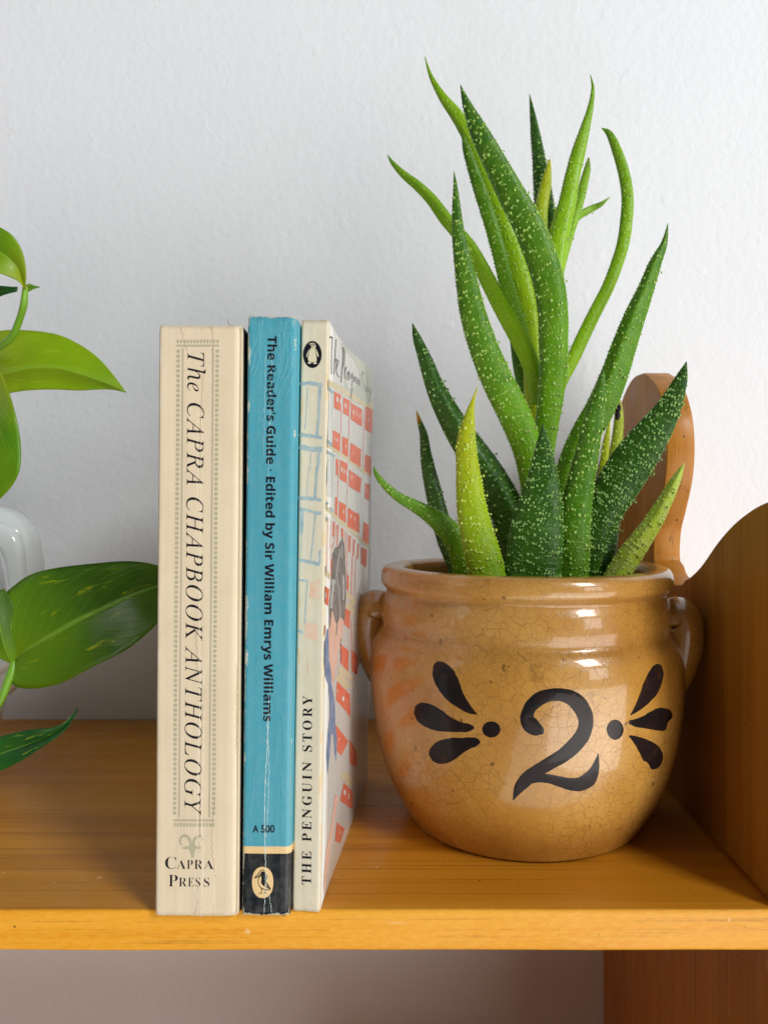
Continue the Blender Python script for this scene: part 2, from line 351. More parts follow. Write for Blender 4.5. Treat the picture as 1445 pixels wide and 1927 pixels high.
# ------------------------------------------------------------------ the shelf
PX = 113.3
shelf = thing('wall_shelf', 'orange varnished pine shelf with a scalloped side panel, fixed against the white wall', 'shelf', (PX, WALL_Y, 0))
so = (PX, WALL_Y, 0)
def board():
    nx = 180; x0, x1 = -430.0, PX-.05
    prof = [(WALL_Y-.3, 0), (150, 0), (100, 0), (60, 0), (30, 0), (10, 0), (1.0, 0), (.35, -.15), (0.05, -.6), (0, -1.4), (0, -4), (0, -6.5), (0, -9), (0, -11.2), (.1, -12.1), (.5, -12.6), (1.3, -12.75), (60, -12.75), (WALL_Y-.3, -12.75)]
    vs, fs, mi = [], [], []
    for i in range(nx+1):
        x = x0+(x1-x0)*i/nx
        for (y, z) in prof:
            w = 0
            if y < 5: w = .28*noise.noise(Vector((x*.03, z*.12, 3)))+.10*noise.noise(Vector((x*.35, z*.7, 9)))
            zz = z+(.22*noise.noise(Vector((x*.02, 5, 2))) if (z < -10 and y < 5) else 0)
            vs.append((x, y+w, zz))
    m = len(prof)
    for i in range(nx):
        for j in range(m-1):
            a = i*m+j; fs.append((a, a+1, a+m+1, a+m)); mi.append(1 if 7 <= j <= 15 else 0)
    fs.append(tuple(range(m))); mi.append(0); fs.append(tuple(nx*m+j for j in range(m))); mi.append(0)
    o = obj('shelf_board', vs, fs, M_SHELF, shelf, off=so)
    o.data.materials.append(M_EDGE)
    o.data.polygons.foreach_set('material_index', mi); fix_normals(o)
    sm = [abs(p.normal.x) < .9 for p in o.data.polygons]; o.data.polygons.foreach_set('use_smooth', sm)
    return o
board()
def bounce_board():  # unseen board added to bounce warm light onto the wall below the shelf
    vs, fs = box(-430, PX-.05, 2, WALL_Y-.3, -216, -203)
    o = obj('shelf_board', vs, fs, M_SHELF, shelf, smooth=False, off=so); fix_normals(o); bevel(o, .8)
bounce_board()
def ptpanel(px, py, X=PX):
    dd = X*F/(px-VX); return (dd-D, HC-(py-VY)*dd/F)
def side_panel():
    front = [(-1.0, 60), (-1.5, 128)]
    hump = [(2, 125.8)]+[ptpanel(*p) for p in ((1430, 950), (1410, 962), (1380, 986), (1350, 1020), (1320, 1063), (1300, 1084), (1285, 1094))]
    dip = [(80, 91.2), (88, 90.2), (98, 90.6), (107, 92.5), (111.5, 96.5)]
    back = [ptpanel(*p) for p in ((1229, 1050), (1231, 1000), (1240, 958), (1250, 905), (1254, 850), (1251, 790), (1240, 741), (1226, 715), (1213, 704))]
    back += [(133, 188), (147, 188.3), (160, 184), (172, 176), (183, 165), (194, 155), (WALL_Y-.4, 150)]
    top = cr([(p[0], p[1]) for p in hump+dip+back], 150)
    prof = [(-1.0, -260)]+[(-1.0, z) for z in (-100, 0, 60)]+[(-1.0, 125.5)]+top+[(WALL_Y-.4, 60), (WALL_Y-.4, -260)]
    n = len(prof); vs, fs = [], []
    for x in (PX, PX+12.4):
        for (y, z) in prof: vs.append((x, y, z))
    for i in range(n):
        j = (i+1) % n; fs.append((i, j, n+j, n+i))
    fs.append(tuple(range(n))); fs.append(tuple(range(2*n-1, n-1, -1)))
    o = obj('side_panel', vs, fs, M_PANEL, shelf, smooth=False, off=so); fix_normals(o)
    sm = [abs(p.normal.x) < .5 for p in o.data.polygons]; o.data.polygons.foreach_set('use_smooth', sm)
    bevel(o, .55, 2)
    return o
side_panel()

# ------------------------------------------------------------------ flat print helpers
def text2d(s, off=0.0, sp=1.0, shear=0.0, kind=None):
    tb = {'italic': (0x1D434, 0x1D44E), 'bold': (0x1D400, 0x1D41A), 'sansbold': (0x1D5D4, 0x1D5EE)}
    if kind:
        u, l = tb[kind]; r = ''
        for ch in s:
            if kind == 'italic' and ch == 'h': r += '\u210e'
            elif 'A' <= ch <= 'Z': r += chr(u+ord(ch)-65)
            elif 'a' <= ch <= 'z': r += chr(l+ord(ch)-97)
            else: r += ch
        s = r
    c = bpy.data.curves.new('t', 'FONT'); c.body = s; c.size = 1; c.offset = off; c.space_character = sp; c.shear = shear; c.resolution_u = 5
    o = bpy.data.objects.new('t', c); COL.objects.link(o)
    dg = bpy.context.evaluated_depsgraph_get(); dg.update()
    me = bpy.data.meshes.new_from_object(o.evaluated_get(dg))
    v = [(q.co.x, q.co.y) for q in me.vertices]; f = [tuple(p.vertices) for p in me.polygons]
    bpy.data.objects.remove(o); bpy.data.curves.remove(c); bpy.data.meshes.remove(me)
    x0, x1 = min(a for a, b in v), max(a for a, b in v); y0, y1 = min(b for a, b in v), max(b for a, b in v)
    return [((a-x0)/(x1-x0), (b-y0)/(y1-y0)) for a, b in v], f
def ribbon(pts, w=None, n=None, jag=0.0):
    "2-D brush stroke: points (x, y[, w])"
    if len(pts[0]) == 2: pts = [(p[0], p[1], w) for p in pts]
    if n: pts = cr(pts, n) if len(pts) > 2 else [tuple(pts[0][j]+(pts[1][j]-pts[0][j])*k/(n-1) for j in range(3)) for k in range(n)]
    L, Rr = [], []
    for i, p in enumerate(pts):
        a, b = pts[max(0, i-1)], pts[min(len(pts)-1, i+1)]
        dx, dy = b[0]-a[0], b[1]-a[1]; l = math.hypot(dx, dy) or 1
        nx, ny = -dy/l, dx/l; hw = max(.01, p[2])/2
        j1 = hw*(1+jag*noise.noise(Vector((p[0]*.13, p[1]*.13, 1)))*2); j2 = hw*(1+jag*noise.noise(Vector((p[0]*.13, p[1]*.13, 8)))*2)
        L.append((p[0]+nx*j1, p[1]+ny*j1)); Rr.append((p[0]-nx*j2, p[1]-ny*j2))
    n_ = len(L); return L+Rr, [(i, i+1, n_+i+1, n_+i) for i in range(n_-1)]
def poly(pts):
    t = tessellate_polygon([[Vector((p[0], p[1], 0)) for p in pts]])
    return list(pts), [tuple(x) for x in t]
def ellipse(cx, cy, rx, ry, n=40, pw=1.0):
    r = []
    for i in range(n):
        a = 2*math.pi*i/n; c, s = math.cos(a), math.sin(a)
        r.append((cx+rx*math.copysign(abs(c)**pw, c), cy+ry*math.copysign(abs(s)**pw, s)))
    return r, [tuple(range(n))]
def merge(parts):
    vs, fs = [], []
    for v, f in parts:
        b = len(vs); vs += list(v); fs += [tuple(i+b for i in q) for q in f]
    return vs, fs

# ------------------------------------------------------------------ books
class Book:
    def __init__(s, name, label, x, y, w, d, h, rot, rl, rr, seed, z=0.0):
        s.w, s.d, s.h, s.rl, s.rr, s.seed = w, d, h, rl, rr, seed
        s.root = thing('book', label, 'book', (x, y, z), rot)
        s.M = Matrix.Translation(Vector((x, y, z))) @ Matrix.Rotation(rot[2], 4, 'Z') @ Matrix.Rotation(rot[1], 4, 'Y') @ Matrix.Rotation(rot[0], 4, 'X')
        s.Mi = s.M.inverted()
    def disp(s, x, z):
        q = noise.noise(Vector((x*.22+s.seed, z*.035, 1.3)))*.16 + noise.noise(Vector((x*.08, z*.012+s.seed, 4.1)))*.22
        return q
    def px(s, px, py, face='spine'):
        o = s.Mi @ Vector((0, -D, HC)); t = s.Mi @ P(px, py, 0); d = t-o
        if face == 'spine':
            k = -o.y/d.y; q = o+d*k; return (q.x, q.z)
        k = (s.w-o.x)/d.x; q = o+d*k; return (q.y, q.z)
    def on(s, face, a, z, lift=.05):
        if face == 'spine':
            y = s.corner(a)
            return (a, s.disp(a, z)+y-lift, z)
        if a < s.rr*1.0: a = max(a, .05)
        return (s.w+lift+s.cdisp(a, z), a, z)
    def corner(s, x):
        if x < s.rl: c = s.rl-x; return s.rl-math.sqrt(max(0, s.rl*s.rl-c*c))
        if x > s.w-s.rr: c = x-(s.w-s.rr); return s.rr-math.sqrt(max(0, s.rr*s.rr-c*c))
        return 0.0
    def cdisp(s, y, z):
        t = min(1, max(0, (y-s.rr)/12)); return t*.25*noise.noise(Vector((y*.03, z*.02, s.seed)))
    def build(s, mat_spine, mat_front, mat_back):
        T = .38; nz = 130
        path = []                                    # (x, y, nx, ny) outward normals, through the spine
        for i in range(7):
            a = math.pi/2*i/6; path.append((s.rl-s.rl*math.cos(a), s.rl-s.rl*math.sin(a), -math.cos(a), -math.sin(a)))
        for i in range(1, 16):
            x = s.rl+(s.w-s.rl-s.rr)*i/16; path.append((x, 0, 0, -1))
        for i in range(7):
            a = math.pi/2*i/6; path.append((s.w-s.rr+s.rr*math.sin(a), s.rr-s.rr*math.cos(a), math.sin(a), -math.cos(a)))
        def sheet(path, name, mat, dfun):
            vs, fs = [], []; m = len(path)
            for k in range(nz+1):
                z = s.h*k/nz
                for side in (0, 1):
                    for (x, y, nx, ny) in path:
                        zz = z
                        if k in (0, nz): zz += .22*noise.noise(Vector((x*.5+s.seed, y*.1, k)))
                        pull = .35 if k in (0, nz) else (.10 if k in (1, nz-1) else 0)
                        dx, dy = dfun(x, y, zz)
                        q = T*side+pull*(1-side)*.6
                        vs.append((x-nx*q+dx, y-ny*q+dy, zz))
            r = 2*m
            for k in range(nz):
                for i in range(m-1):
                    a = k*r+i; fs.append((a, a+1, a+r+1, a+r)); b = a+m; fs.append((b, b+r, b+r+1, b+1))
                for i in (0, m-1):
                    a = k*r+i; fs.append((a, a+r, a+r+m, a+m))
            for k in (0, nz):
                for i in range(m-1):
                    a = k*r+i; fs.append((a, a+m, a+m+1, a+1))
            o = obj(name, vs, fs, mat, s.root); fix_normals(o); return o
        s.spine = sheet(path, 'spine', mat_spine, lambda x, y, z: (0, s.disp(x, z)))
        fp = [(s.w, s.rr+.02+(s.d-s.rr)*i/12, 1, 0) for i in range(13)]
        s.front = sheet(fp, 'front_cover', mat_front, lambda x, y, z: (s.cdisp(y, z), 0))
        bp = [(0, s.d-(s.d-s.rl-.02)*i/12, -1, 0) for i in range(13)]
        s.back = sheet(bp, 'back_cover', mat_back, lambda x, y, z: (0, 0))
        vs, fs = box(T+.12, s.w-T-.12, .7, s.d-1.2, .6, s.h-.7)
        obj('page_block', vs, fs, M_PAGES, s.root, smooth=False)
    def print_px(s, name, shape, mat, parent, face='spine', lift=.05, label=None):
        "a shape drawn in photo pixels, laid on one of the book's faces"
        vs = [s.on(face, *s.px(x, y, face), lift) for x, y in shape[0]]
        return obj(name, vs, shape[1], mat, parent, smooth=False, label=label)
    def print_text(s, name, t2, mat, x_base, x_top, z0, z1, parent, lift=.06, slant=0.0):
        vs = []
        for u, v in t2[0]:
            z = z0+(z1-z0)*u; x = x_base+(x_top-x_base)*v+slant*u
            vs.append(s.on('spine', x, z, lift))
        return obj(name, vs, t2[1], mat, parent, smooth=False)
    def print_row(s, name, items, mat, parent, lift=.06):
        "upright lines: (text2d, x0, x1, z0, z1)"
        sh = []
        for t2, x0, x1, z0, z1 in items:
            sh.append(([s.on('spine', x0+(x1-x0)*u, z0+(z1-z0)*v, lift) for u, v in t2[0]], t2[1]))
        v, f = merge(sh); return obj(name, v, f, mat, parent, smooth=False)
    def crease(s, pts, w, mat, lift=.10, amp=.25, n=90, seed=0):
        "thin raised crack in the paper, points in photo pixels"
        p = cr(pts, n) if len(pts) > 2 else [tuple(pts[0][j]+(pts[1][j]-pts[0][j])*k/(n-1) for j in range(2)) for k in range(n)]
        vs, fs = [], []
        for i, (a, b) in enumerate(p):
            x, z = s.px(a, b, 'spine')
            x += amp*(noise.noise(Vector((z*.9, seed, 2)))+.5*noise.noise(Vector((z*2.7, seed, 5))))
            t = i/(n-1); ww = w*(.35+.65*min(1, 6*t, 6*(1-t)))*(.5+abs(noise.noise(Vector((z*1.3, seed, 7))))*1.3)
            vs += [s.on('spine', x-ww/2, z, -.02), s.on('spine', x, z, lift), s.on('spine', x+ww/2, z, -.02)]
        for i in range(n-1):
            a = 3*i; fs += [(a, a+1, a+4, a+3), (a+1, a+2, a+5, a+4)]
        return obj('crease', vs, fs, mat, s.spine, smooth=True)

# --- the cream book
CREAM, CREAM_W = (0.76, 0.63, 0.44), (0.86, 0.78, 0.64)
wA = 25.1
A = Book('book', 'thick cream paperback lettered The CAPRA CHAPBOOK ANTHOLOGY, leftmost of the three upright books', -76.25, -3.3, wA, 118, 177.8, (0, R(.40), 0), 1.0, 2.6, 3.3)
mA = mat_cover('cream_spine_paper', CREAM, CREAM_W, wA, 177.8, scuff=.55, stain=((0.62, 0.46, 0.27), .40), wrs=.10, rough=.42, wr=(50, 50, 8), wfreq=1)
mAd = mat_cover('black_cover_board', (0.012, 0.012, 0.014), (0.10, 0.09, 0.08), wA, 177.8, scuff=.3, wrs=.1)
A.build(mA, mAd, mA)
xt, zt = A.px(353, 663); xb, zb = A.px(347, 1534)
t2 = text2d('The CAPRA CHAPBOOK ANTHOLOGY', -.004, 1.12, 0, 'italic')
A.print_text('title', t2, INK, xt, xt+5.55, zt, zb, A.spine, slant=xb-xt)
def capra_border():
    sh = []
    def rect(x0, y0, x1, y1, n=2):
        if abs(y1-y0) > abs(x1-x0): return ribbon([((x0+x1)/2, y0), ((x0+x1)/2, y1)], abs(x1-x0), 60)
        return ribbon([(x0, (y0+y1)/2), (x1, (y0+y1)/2)], abs(y1-y0), 10)
    # the frame leans with the spine: x shifts -7 px over 900 px
    def lx(x, y): return x-(y-650)*.0082
    def vline(x, y0, y1, w): sh.append(ribbon([(lx(x, y0), y0), (lx(x, y1), y1)], w, 60))
    vline(344.5, 655, 1538, 3.0); vline(401.5, 655, 1538, 3.0)
    sh.append(ribbon([(332, 650.5), (413, 650.5)], 3.4, 12)); sh.append(ribbon([(326, 1544), (404, 1544)], 3.4, 12))
    y = 661.0
    while y < 1536:
        for x in (336.0, 409.5):
            sh.append(ellipse(lx(x, y), y, 3.5, 3.3, 10, .6))
        y += 9.25
    for i in range(13):
        sh.append(ellipse(335+i*6.25, 642.5, 2.3, 3.5, 10, .6)); sh.append(ellipse(329+i*6.1, 1552.5, 2.2, 3.5, 10, .6))
    return merge(sh)
A.print_px('border', capra_border(), INKG, A.spine, lift=.045)
def Z8(p): return [(280+q[0]/5.161, 1480+q[1]/5.161, *[w/5.161 for w in q[2:]]) for q in p]
goat = merge([ribbon(Z8([(322, 575, 14), (306, 540, 20), (312, 500, 24), (340, 480, 26), (375, 488, 28), (400, 520, 30), (415, 565, 34)]), n=20),
              ribbon(Z8([(432, 570, 34), (440, 530, 28), (458, 500, 26), (490, 482, 22), (515, 490, 16), (528, 520, 8)]), n=16),
              poly(Z8([(322, 600), (345, 585), (392, 578), (400, 555), (448, 555), (460, 578), (500, 585), (515, 598), (490, 608), (458, 610), (450, 640), (440, 685), (428, 696), (416, 690), (404, 645), (392, 610), (350, 610)]))])
A.print_px('emblem', goat, INKG, A.spine, lift=.04)
def rowbox(book, x0, y0, x1, y1):
    a = book.px(x0, y1); b = book.px(x1, y0); return a[0], b[0], a[1], b[1]
rows = []
sp_b = -.014
for s_, b_ in (('C', (311, 1613, 332, 1635.5)), ('A', (333, 1618.5, 350, 1635)), ('P', (352, 1618.5, 363.5, 1635)), ('R', (366, 1618.5, 382, 1635)), ('A', (384, 1618.5, 403, 1635)),
               ('P', (317.5, 1647, 335, 1668)), ('R', (337, 1652, 352, 1668)), ('E', (354, 1652, 365.5, 1668)), ('S', (368.5, 1651.5, 377.5, 1668.3)), ('S', (384, 1651.5, 394.5, 1668.3))):
    rows.append((text2d(s_, sp_b, 1, 0, 'bold'), *rowbox(A, *b_)))
A.print_row('publisher_name', rows, INK, A.spine)
for k, (pts, w) in enumerate([
        ([(381, 612), (379, 800), (376, 1000), (374, 1200)], .22), ([(374, 1120), (377, 1300), (374, 1420), (372, 1560), (373, 1640), (368, 1722)], .55),
        ([(384, 1240), (382, 1400), (379, 1500), (381, 1620), (377, 1722)], .5), ([(397, 612), (396, 760), (399, 900)], .2),
        ([(370, 760), (372, 860), (369, 960)], .2), ([(412, 1600), (402, 1660), (404, 1722)], .25)]):
    A.crease(pts, w, M_CREASE, .10, .35, 110, k*3.1)
for k, (pts, w) in enumerate([([(383, 700), (377, 820), (378, 900)], .16), ([(378, 1480), (374, 1600), (370, 1720)], .16), ([(386, 1290), (379, 1420), (377, 1560)], .13), ([(369, 1180), (372, 1260)], .12), ([(405, 1500), (399, 1580), (406, 1650)], .10), ([(400, 614), (401, 700)], .12), ([(340, 614), (352, 660)], .10), ([(445, 1250), (444, 1420)], .10)]):
    A.crease(pts, w, M_CRACK_SHADE, .115, .40, 90, 40+k*2.7)

# --- the blue book
wB = 14.75
B = Book('book', 'slim blue paperback with black foot, standing between the cream book and the illustrated one', -50.15, -3.0, wB, 110, 180.6, (0, R(.58), 0), .9, 2.0, 8.1)
GOLDL = (0.80, 0.56, 0.26)
zband = [B.px(500, 1606.5)[1], B.px(500, 1593.0)[1]]
BLUE = (0.075, 0.345, 0.43)
mB = mat_cover('blue_spine_paper', BLUE, (0.74, 0.72, 0.56), wB, 180.6, scuff=.8, wrs=.10, rough=.30,
               bands=[(0, (0.006, 0.008, 0.012)), (zband[0], GOLDL), (zband[1], BLUE)], wr=(150, 150, 34), chip=1.2)
mBd = mat_cover('dark_blue_cover', BLUE, (0.5, 0.55, 0.5), wB, 180.6, scuff=.5, wrs=.1, bands=[(0, (0.006, 0.008, 0.012)), (zband[0], GOLDL), (zband[1], BLUE)])
B.build(mB, mBd, mBd)
xt, zt = B.px(498.5, 632); xb, zb = B.px(490.3, 1357.5)
t2 = text2d("The Reader's Guide \u00b7 Edited by Sir William Emrys Williams", .006, 1.0, 0, 'sansbold')
B.print_text('title', t2, INK, xt, xt+3.75, zt, zb, B.spine, lift=.09, slant=xb-xt)
B.print_row('catalogue_number', [(text2d('A', .022), *rowbox(B, 475.5, 1553, 487, 1566.5)), (text2d('500', .022), *rowbox(B, 491.5, 1552.5, 517, 1567))], INK, B.spine)
B.print_px('emblem', ellipse(494.6, 1660.3, 20, 29.3, 48, .9), INKGOLD, B.spine, lift=.05)
strokes = [[(1025, 891, 5), (1050, 862, 7), (1078, 832, 7), (1098, 810, 7), (1116, 808, 7), (1127, 828, 7), (1118, 852, 7), (1100, 878, 7), (1103, 905, 7), (1130, 922, 7), (1158, 948, 8), (1172, 985, 9)],
           [(1025, 891, 5), (1062, 878, 7), (1092, 856, 7), (1108, 830, 6)], [(1040, 882, 4), (1075, 858, 5), (1102, 838, 5)],
           [(1085, 868, 6), (1068, 895, 7), (1064, 930, 7), (1074, 962, 7), (1098, 988, 7), (1130, 998, 7), (1168, 1004, 7)],
           [(1100, 905, 6), (1096, 932, 7), (1112, 956, 7), (1142, 972, 7), (1170, 990, 9)], [(1120, 925, 5), (1140, 948, 6), (1166, 975, 12)], [(1150, 985, 4), (1175, 985, 16), (1174, 1008, 8)],
           [(1096, 988, 7), (1100, 1012, 6), (1088, 1036, 6)], [(1072, 1040, 5), (1090, 1034, 6), (1099, 1043, 5)],
           [(1136, 998, 7), (1130, 1018, 6), (1134, 1034, 6)], [(1118, 1038, 5), (1132, 1030, 6), (1142, 1038, 5)]]
B.print_px('emblem_drawing', merge([ribbon(Z8(s_), n=14) for s_ in strokes]), INK, B.spine, lift=.075)
for k, (pts, w) in enumerate([
        ([(508, 1280), (503, 1400), (499, 1480), (498, 1560), (500, 1640), (497, 1722)], .30), ([(502, 1360), (506, 1440), (504, 1520), (501, 1580)], .18),
        ([(513, 640), (510, 720), (508, 800), (505, 900)], .16), ([(500, 1640), (506, 1680), (512, 1720)], .16), ([(500, 660), (498, 760), (496, 860)], .12)]):
    B.crease(pts, w, M_CREASE2, .12, .25, 110, 20+k*2.3)
# wavy wrinkles near the head of the blue spine
for k in range(22):
    x0 = 474+k*3.7; y0 = 598+random.random()*26; ln = 50+random.random()*120
    B.crease([(x0, y0), (x0+2+4*math.sin(k), y0+ln*.35), (x0-2+4*math.cos(k*2), y0+ln*.7), (x0-9-k*.3, y0+ln)], .8, mB, .075 if 494 < x0 < 522 else .16, .55, 44, 50+k)
for k, (x0, y0, x1, y1) in enumerate([(520, 690, 480, 800), (530, 720, 486, 840), (536, 770, 500, 900), (478, 1270, 500, 1330), (470, 1290, 512, 1400), (482, 1240, 498, 1300), (526, 1330, 534, 1400), (520, 1420, 530, 1500), (476, 1450, 468, 1540)]):
    B.crease([(x0, y0), ((x0+x1)/2+4, (y0+y1)/2), (x1, y1)], .6, mB, .11, .4, 40, 80+k)

# --- the illustrated book
wC = 8.75
C_ = Book('book', 'slim worn paperback with a painted bookshelf cover, nearest to the stoneware crock', -35.35, -.6, wC, 111, 181.0, (R(-1.3), R(.62), R(-4.2)), .8, 1.1, 14.7)
PALE = (0.70, 0.63, 0.47)
mC = mat_cover('mottled_ivory_spine_paper', PALE, (0.70, 0.50, 0.24), wC, 181, scuff=.55, stain=((0.62, 0.60, 0.52), .6), wrs=.12, rough=.42, wr=(70, 70, 20), chip=.8)
mCf = mat_cover('pale_painted_cover', (0.72, 0.695, 0.64), (0.80, 0.70, 0.46), wC, 181, scuff=.5, stain=((0.66, 0.66, 0.60), .6), wrs=.06, rough=.22, wr=(20, 20, 10))
C_.build(mC, mCf, mC)
def ZK(k): return lambda p: [(540+q[0]/6.422, (590, 880, 1170, 1440)[k]+q[1]/6.422, *[w/6.422 for w in q[2:]]) for q in p]
z0, z1_, z2, z3 = ZK(0), ZK(1), ZK(2), ZK(3)
def rb(z, pts, w, n=14, jag=.35): return ribbon(z([(*p, w) for p in pts]), n=n, jag=jag)
blue = [rb(z0, [(150, 850), (300, 845), (430, 868)], 44), rb(z0, [(402, 870), (385, 1200), (368, 1490)], 32), rb(z0, [(250, 890), (238, 1150), (220, 1400)], 11),
        rb(z0, [(140, 1465), (300, 1480), (425, 1505)], 40), rb(z0, [(140, 1615), (300, 1640), (425, 1640)], 60), rb(z0, [(390, 1670), (370, 1900)], 32), rb(z0, [(290, 1690), (283, 1900)], 8),
        rb(z1_, [(130, 365), (300, 375), (415, 398)], 42), rb(z1_, [(362, 0), (352, 200), (338, 380)], 30), rb(z1_, [(262, 0), (240, 340)], 8),
        rb(z1_, [(150, 500), (300, 530), (415, 560)], 36), rb(z1_, [(190, 510), (170, 800), (150, 1100)], 44), rb(z1_, [(345, 560), (322, 800), (285, 1120)], 14),
        rb(z1_, [(130, 1110), (260, 1140), (395, 1170)], 42), rb(z1_, [(400, 1000), (395, 1160)], 22), rb(z1_, [(130, 1355), (250, 1372)], 26), rb(z1_, [(250, 1372), (232, 1600), (215, 1900)], 14), rb(z2, [(130, 105), (195, 135)], 26)]
C_.print_px('spine_drawing', merge(blue), W_BLUE, C_.spine, lift=.05)
C_.print_px('faded_patch', merge([poly(z1_([(285, 1395), (400, 1350), (396, 1585), (272, 1575)])), poly(z2([(215, 10), (372, 35), (370, 235), (215, 190)])), poly(z2([(105, 425), (255, 435), (255, 638), (108, 612)]))]), W_PEACH, C_.spine, lift=.045)
C_.print_px('faded_ring', rb(z1_, [(330, 1440), (345, 1410), (375, 1440), (370, 1530), (340, 1545), (325, 1500), (330, 1440)], 20), mC, C_.spine, lift=.065)
C_.print_px('emblem', ellipse(588.0, 667.2, 17.4, 25.4, 48), INK, C_.spine, lift=.05)
body = poly(z0([(262, 362), (290, 359), (318, 354), (340, 366), (349, 392), (346, 418), (364, 452), (382, 498), (381, 528), (368, 520), (362, 492), (350, 470), (354, 520), (362, 562), (352, 582), (335, 588), (300, 590), (272, 584), (256, 560), (256, 520), (264, 476), (252, 500), (247, 528), (236, 522), (241, 490), (262, 448), (288, 424), (297, 404), (289, 384)]))
feet = [poly(z0([(250, 592), (275, 584), (296, 598), (296, 606), (258, 606)])), poly(z0([(318, 600), (335, 588), (362, 592), (366, 602), (345, 612), (318, 607)]))]
C_.print_px('emblem_drawing', merge([body]+feet), INKCREAM, C_.spine, lift=.075)
det = [rb(z0, [(270, 366), (292, 372), (305, 384), (308, 400)], 6, 8, 0), rb(z0, [(302, 372), (320, 368), (334, 376), (326, 390), (312, 384)], 9, 8, 0), rb(z0, [(296, 408), (318, 418), (340, 404)], 5, 8, 0),
       rb(z0, [(290, 430), (268, 470), (258, 520)], 5, 8, 0), rb(z0, [(340, 430), (352, 466), (360, 520)], 5, 8, 0)]
C_.print_px('emblem_line', merge(det), INK, C_.spine, lift=.10)
xt, zt = C_.px(588.0, 1310); xb, zb = C_.px(586.3, 1665)
t2 = text2d('THE PENGUIN STORY', -.004, 1.38, 0, 'bold')
# reads upwards: letters' heads point left
C_.print_text('title', t2, INK, xb, xb-3.02, zb, zt, C_.spine, slant=xt-xb)
C_.crease([(553, 1652), (566, 1668), (580, 1690), (592, 1706)], .35, mC, .12, .1, 30, 3)
C_.crease([(603, 1500), (601, 1600), (597, 1700)], .35, M_CREASE, .02, .2, 60, 5)
# painted front cover, layer over layer
FC = C_.front
def cover(name, shapes, mat, lift, stuff=False):
    "each painted shape is a piece of its own; hair-thin strokes stay joined"
    if stuff: C_.print_px(name, merge(shapes), mat, FC, 'front', lift)['kind'] = 'stuff'
    else:
        for i, sh in enumerate(shapes): C_.print_px(name, sh, mat, FC, 'front', lift+.0006*i)
cover('illustration_wash', [poly(z0([(660, 350), (1040, 700), (1030, 1130), (770, 960), (700, 900)]))], W_GREEN, .03)
beige = [rb(z0, [(455, 810), (620, 900), (800, 1010), (1030, 1140)], 62), rb(z0, [(445, 1570), (640, 1690), (860, 1850), (1015, 1960)], 42), rb(z1_, [(440, 460), (580, 590), (740, 730), (985, 950)], 44),
         rb(z1_, [(430, 1240), (530, 1330)], 60), rb(z1_, [(715, 1530), (760, 1570), (820, 1640)], 60), rb(z1_, [(720, 1660), (790, 1760)], 80), rb(z2, [(620, 560), (740, 650), (800, 700)], 70), rb(z2, [(600, 650), (745, 800)], 90), rb(z3, [(680, 100), (790, 240)], 80)]
cover('illustration_shelf', beige, W_BEIGE, .05)
def quad(z, *p):
    q = z(list(p)); out = []
    for i in range(len(q)):
        a, b = q[i], q[(i+1) % len(q)]
        for k in range(6):
            t = k/6; j = .55 if k else 0
            out.append((a[0]+(b[0]-a[0])*t+j*noise.noise(Vector((a[0]+t*9, a[1], 1))), a[1]+(b[1]-a[1])*t+j*1.2*noise.noise(Vector((a[0]+t*9, b[1], 4)))))
    return poly(out)
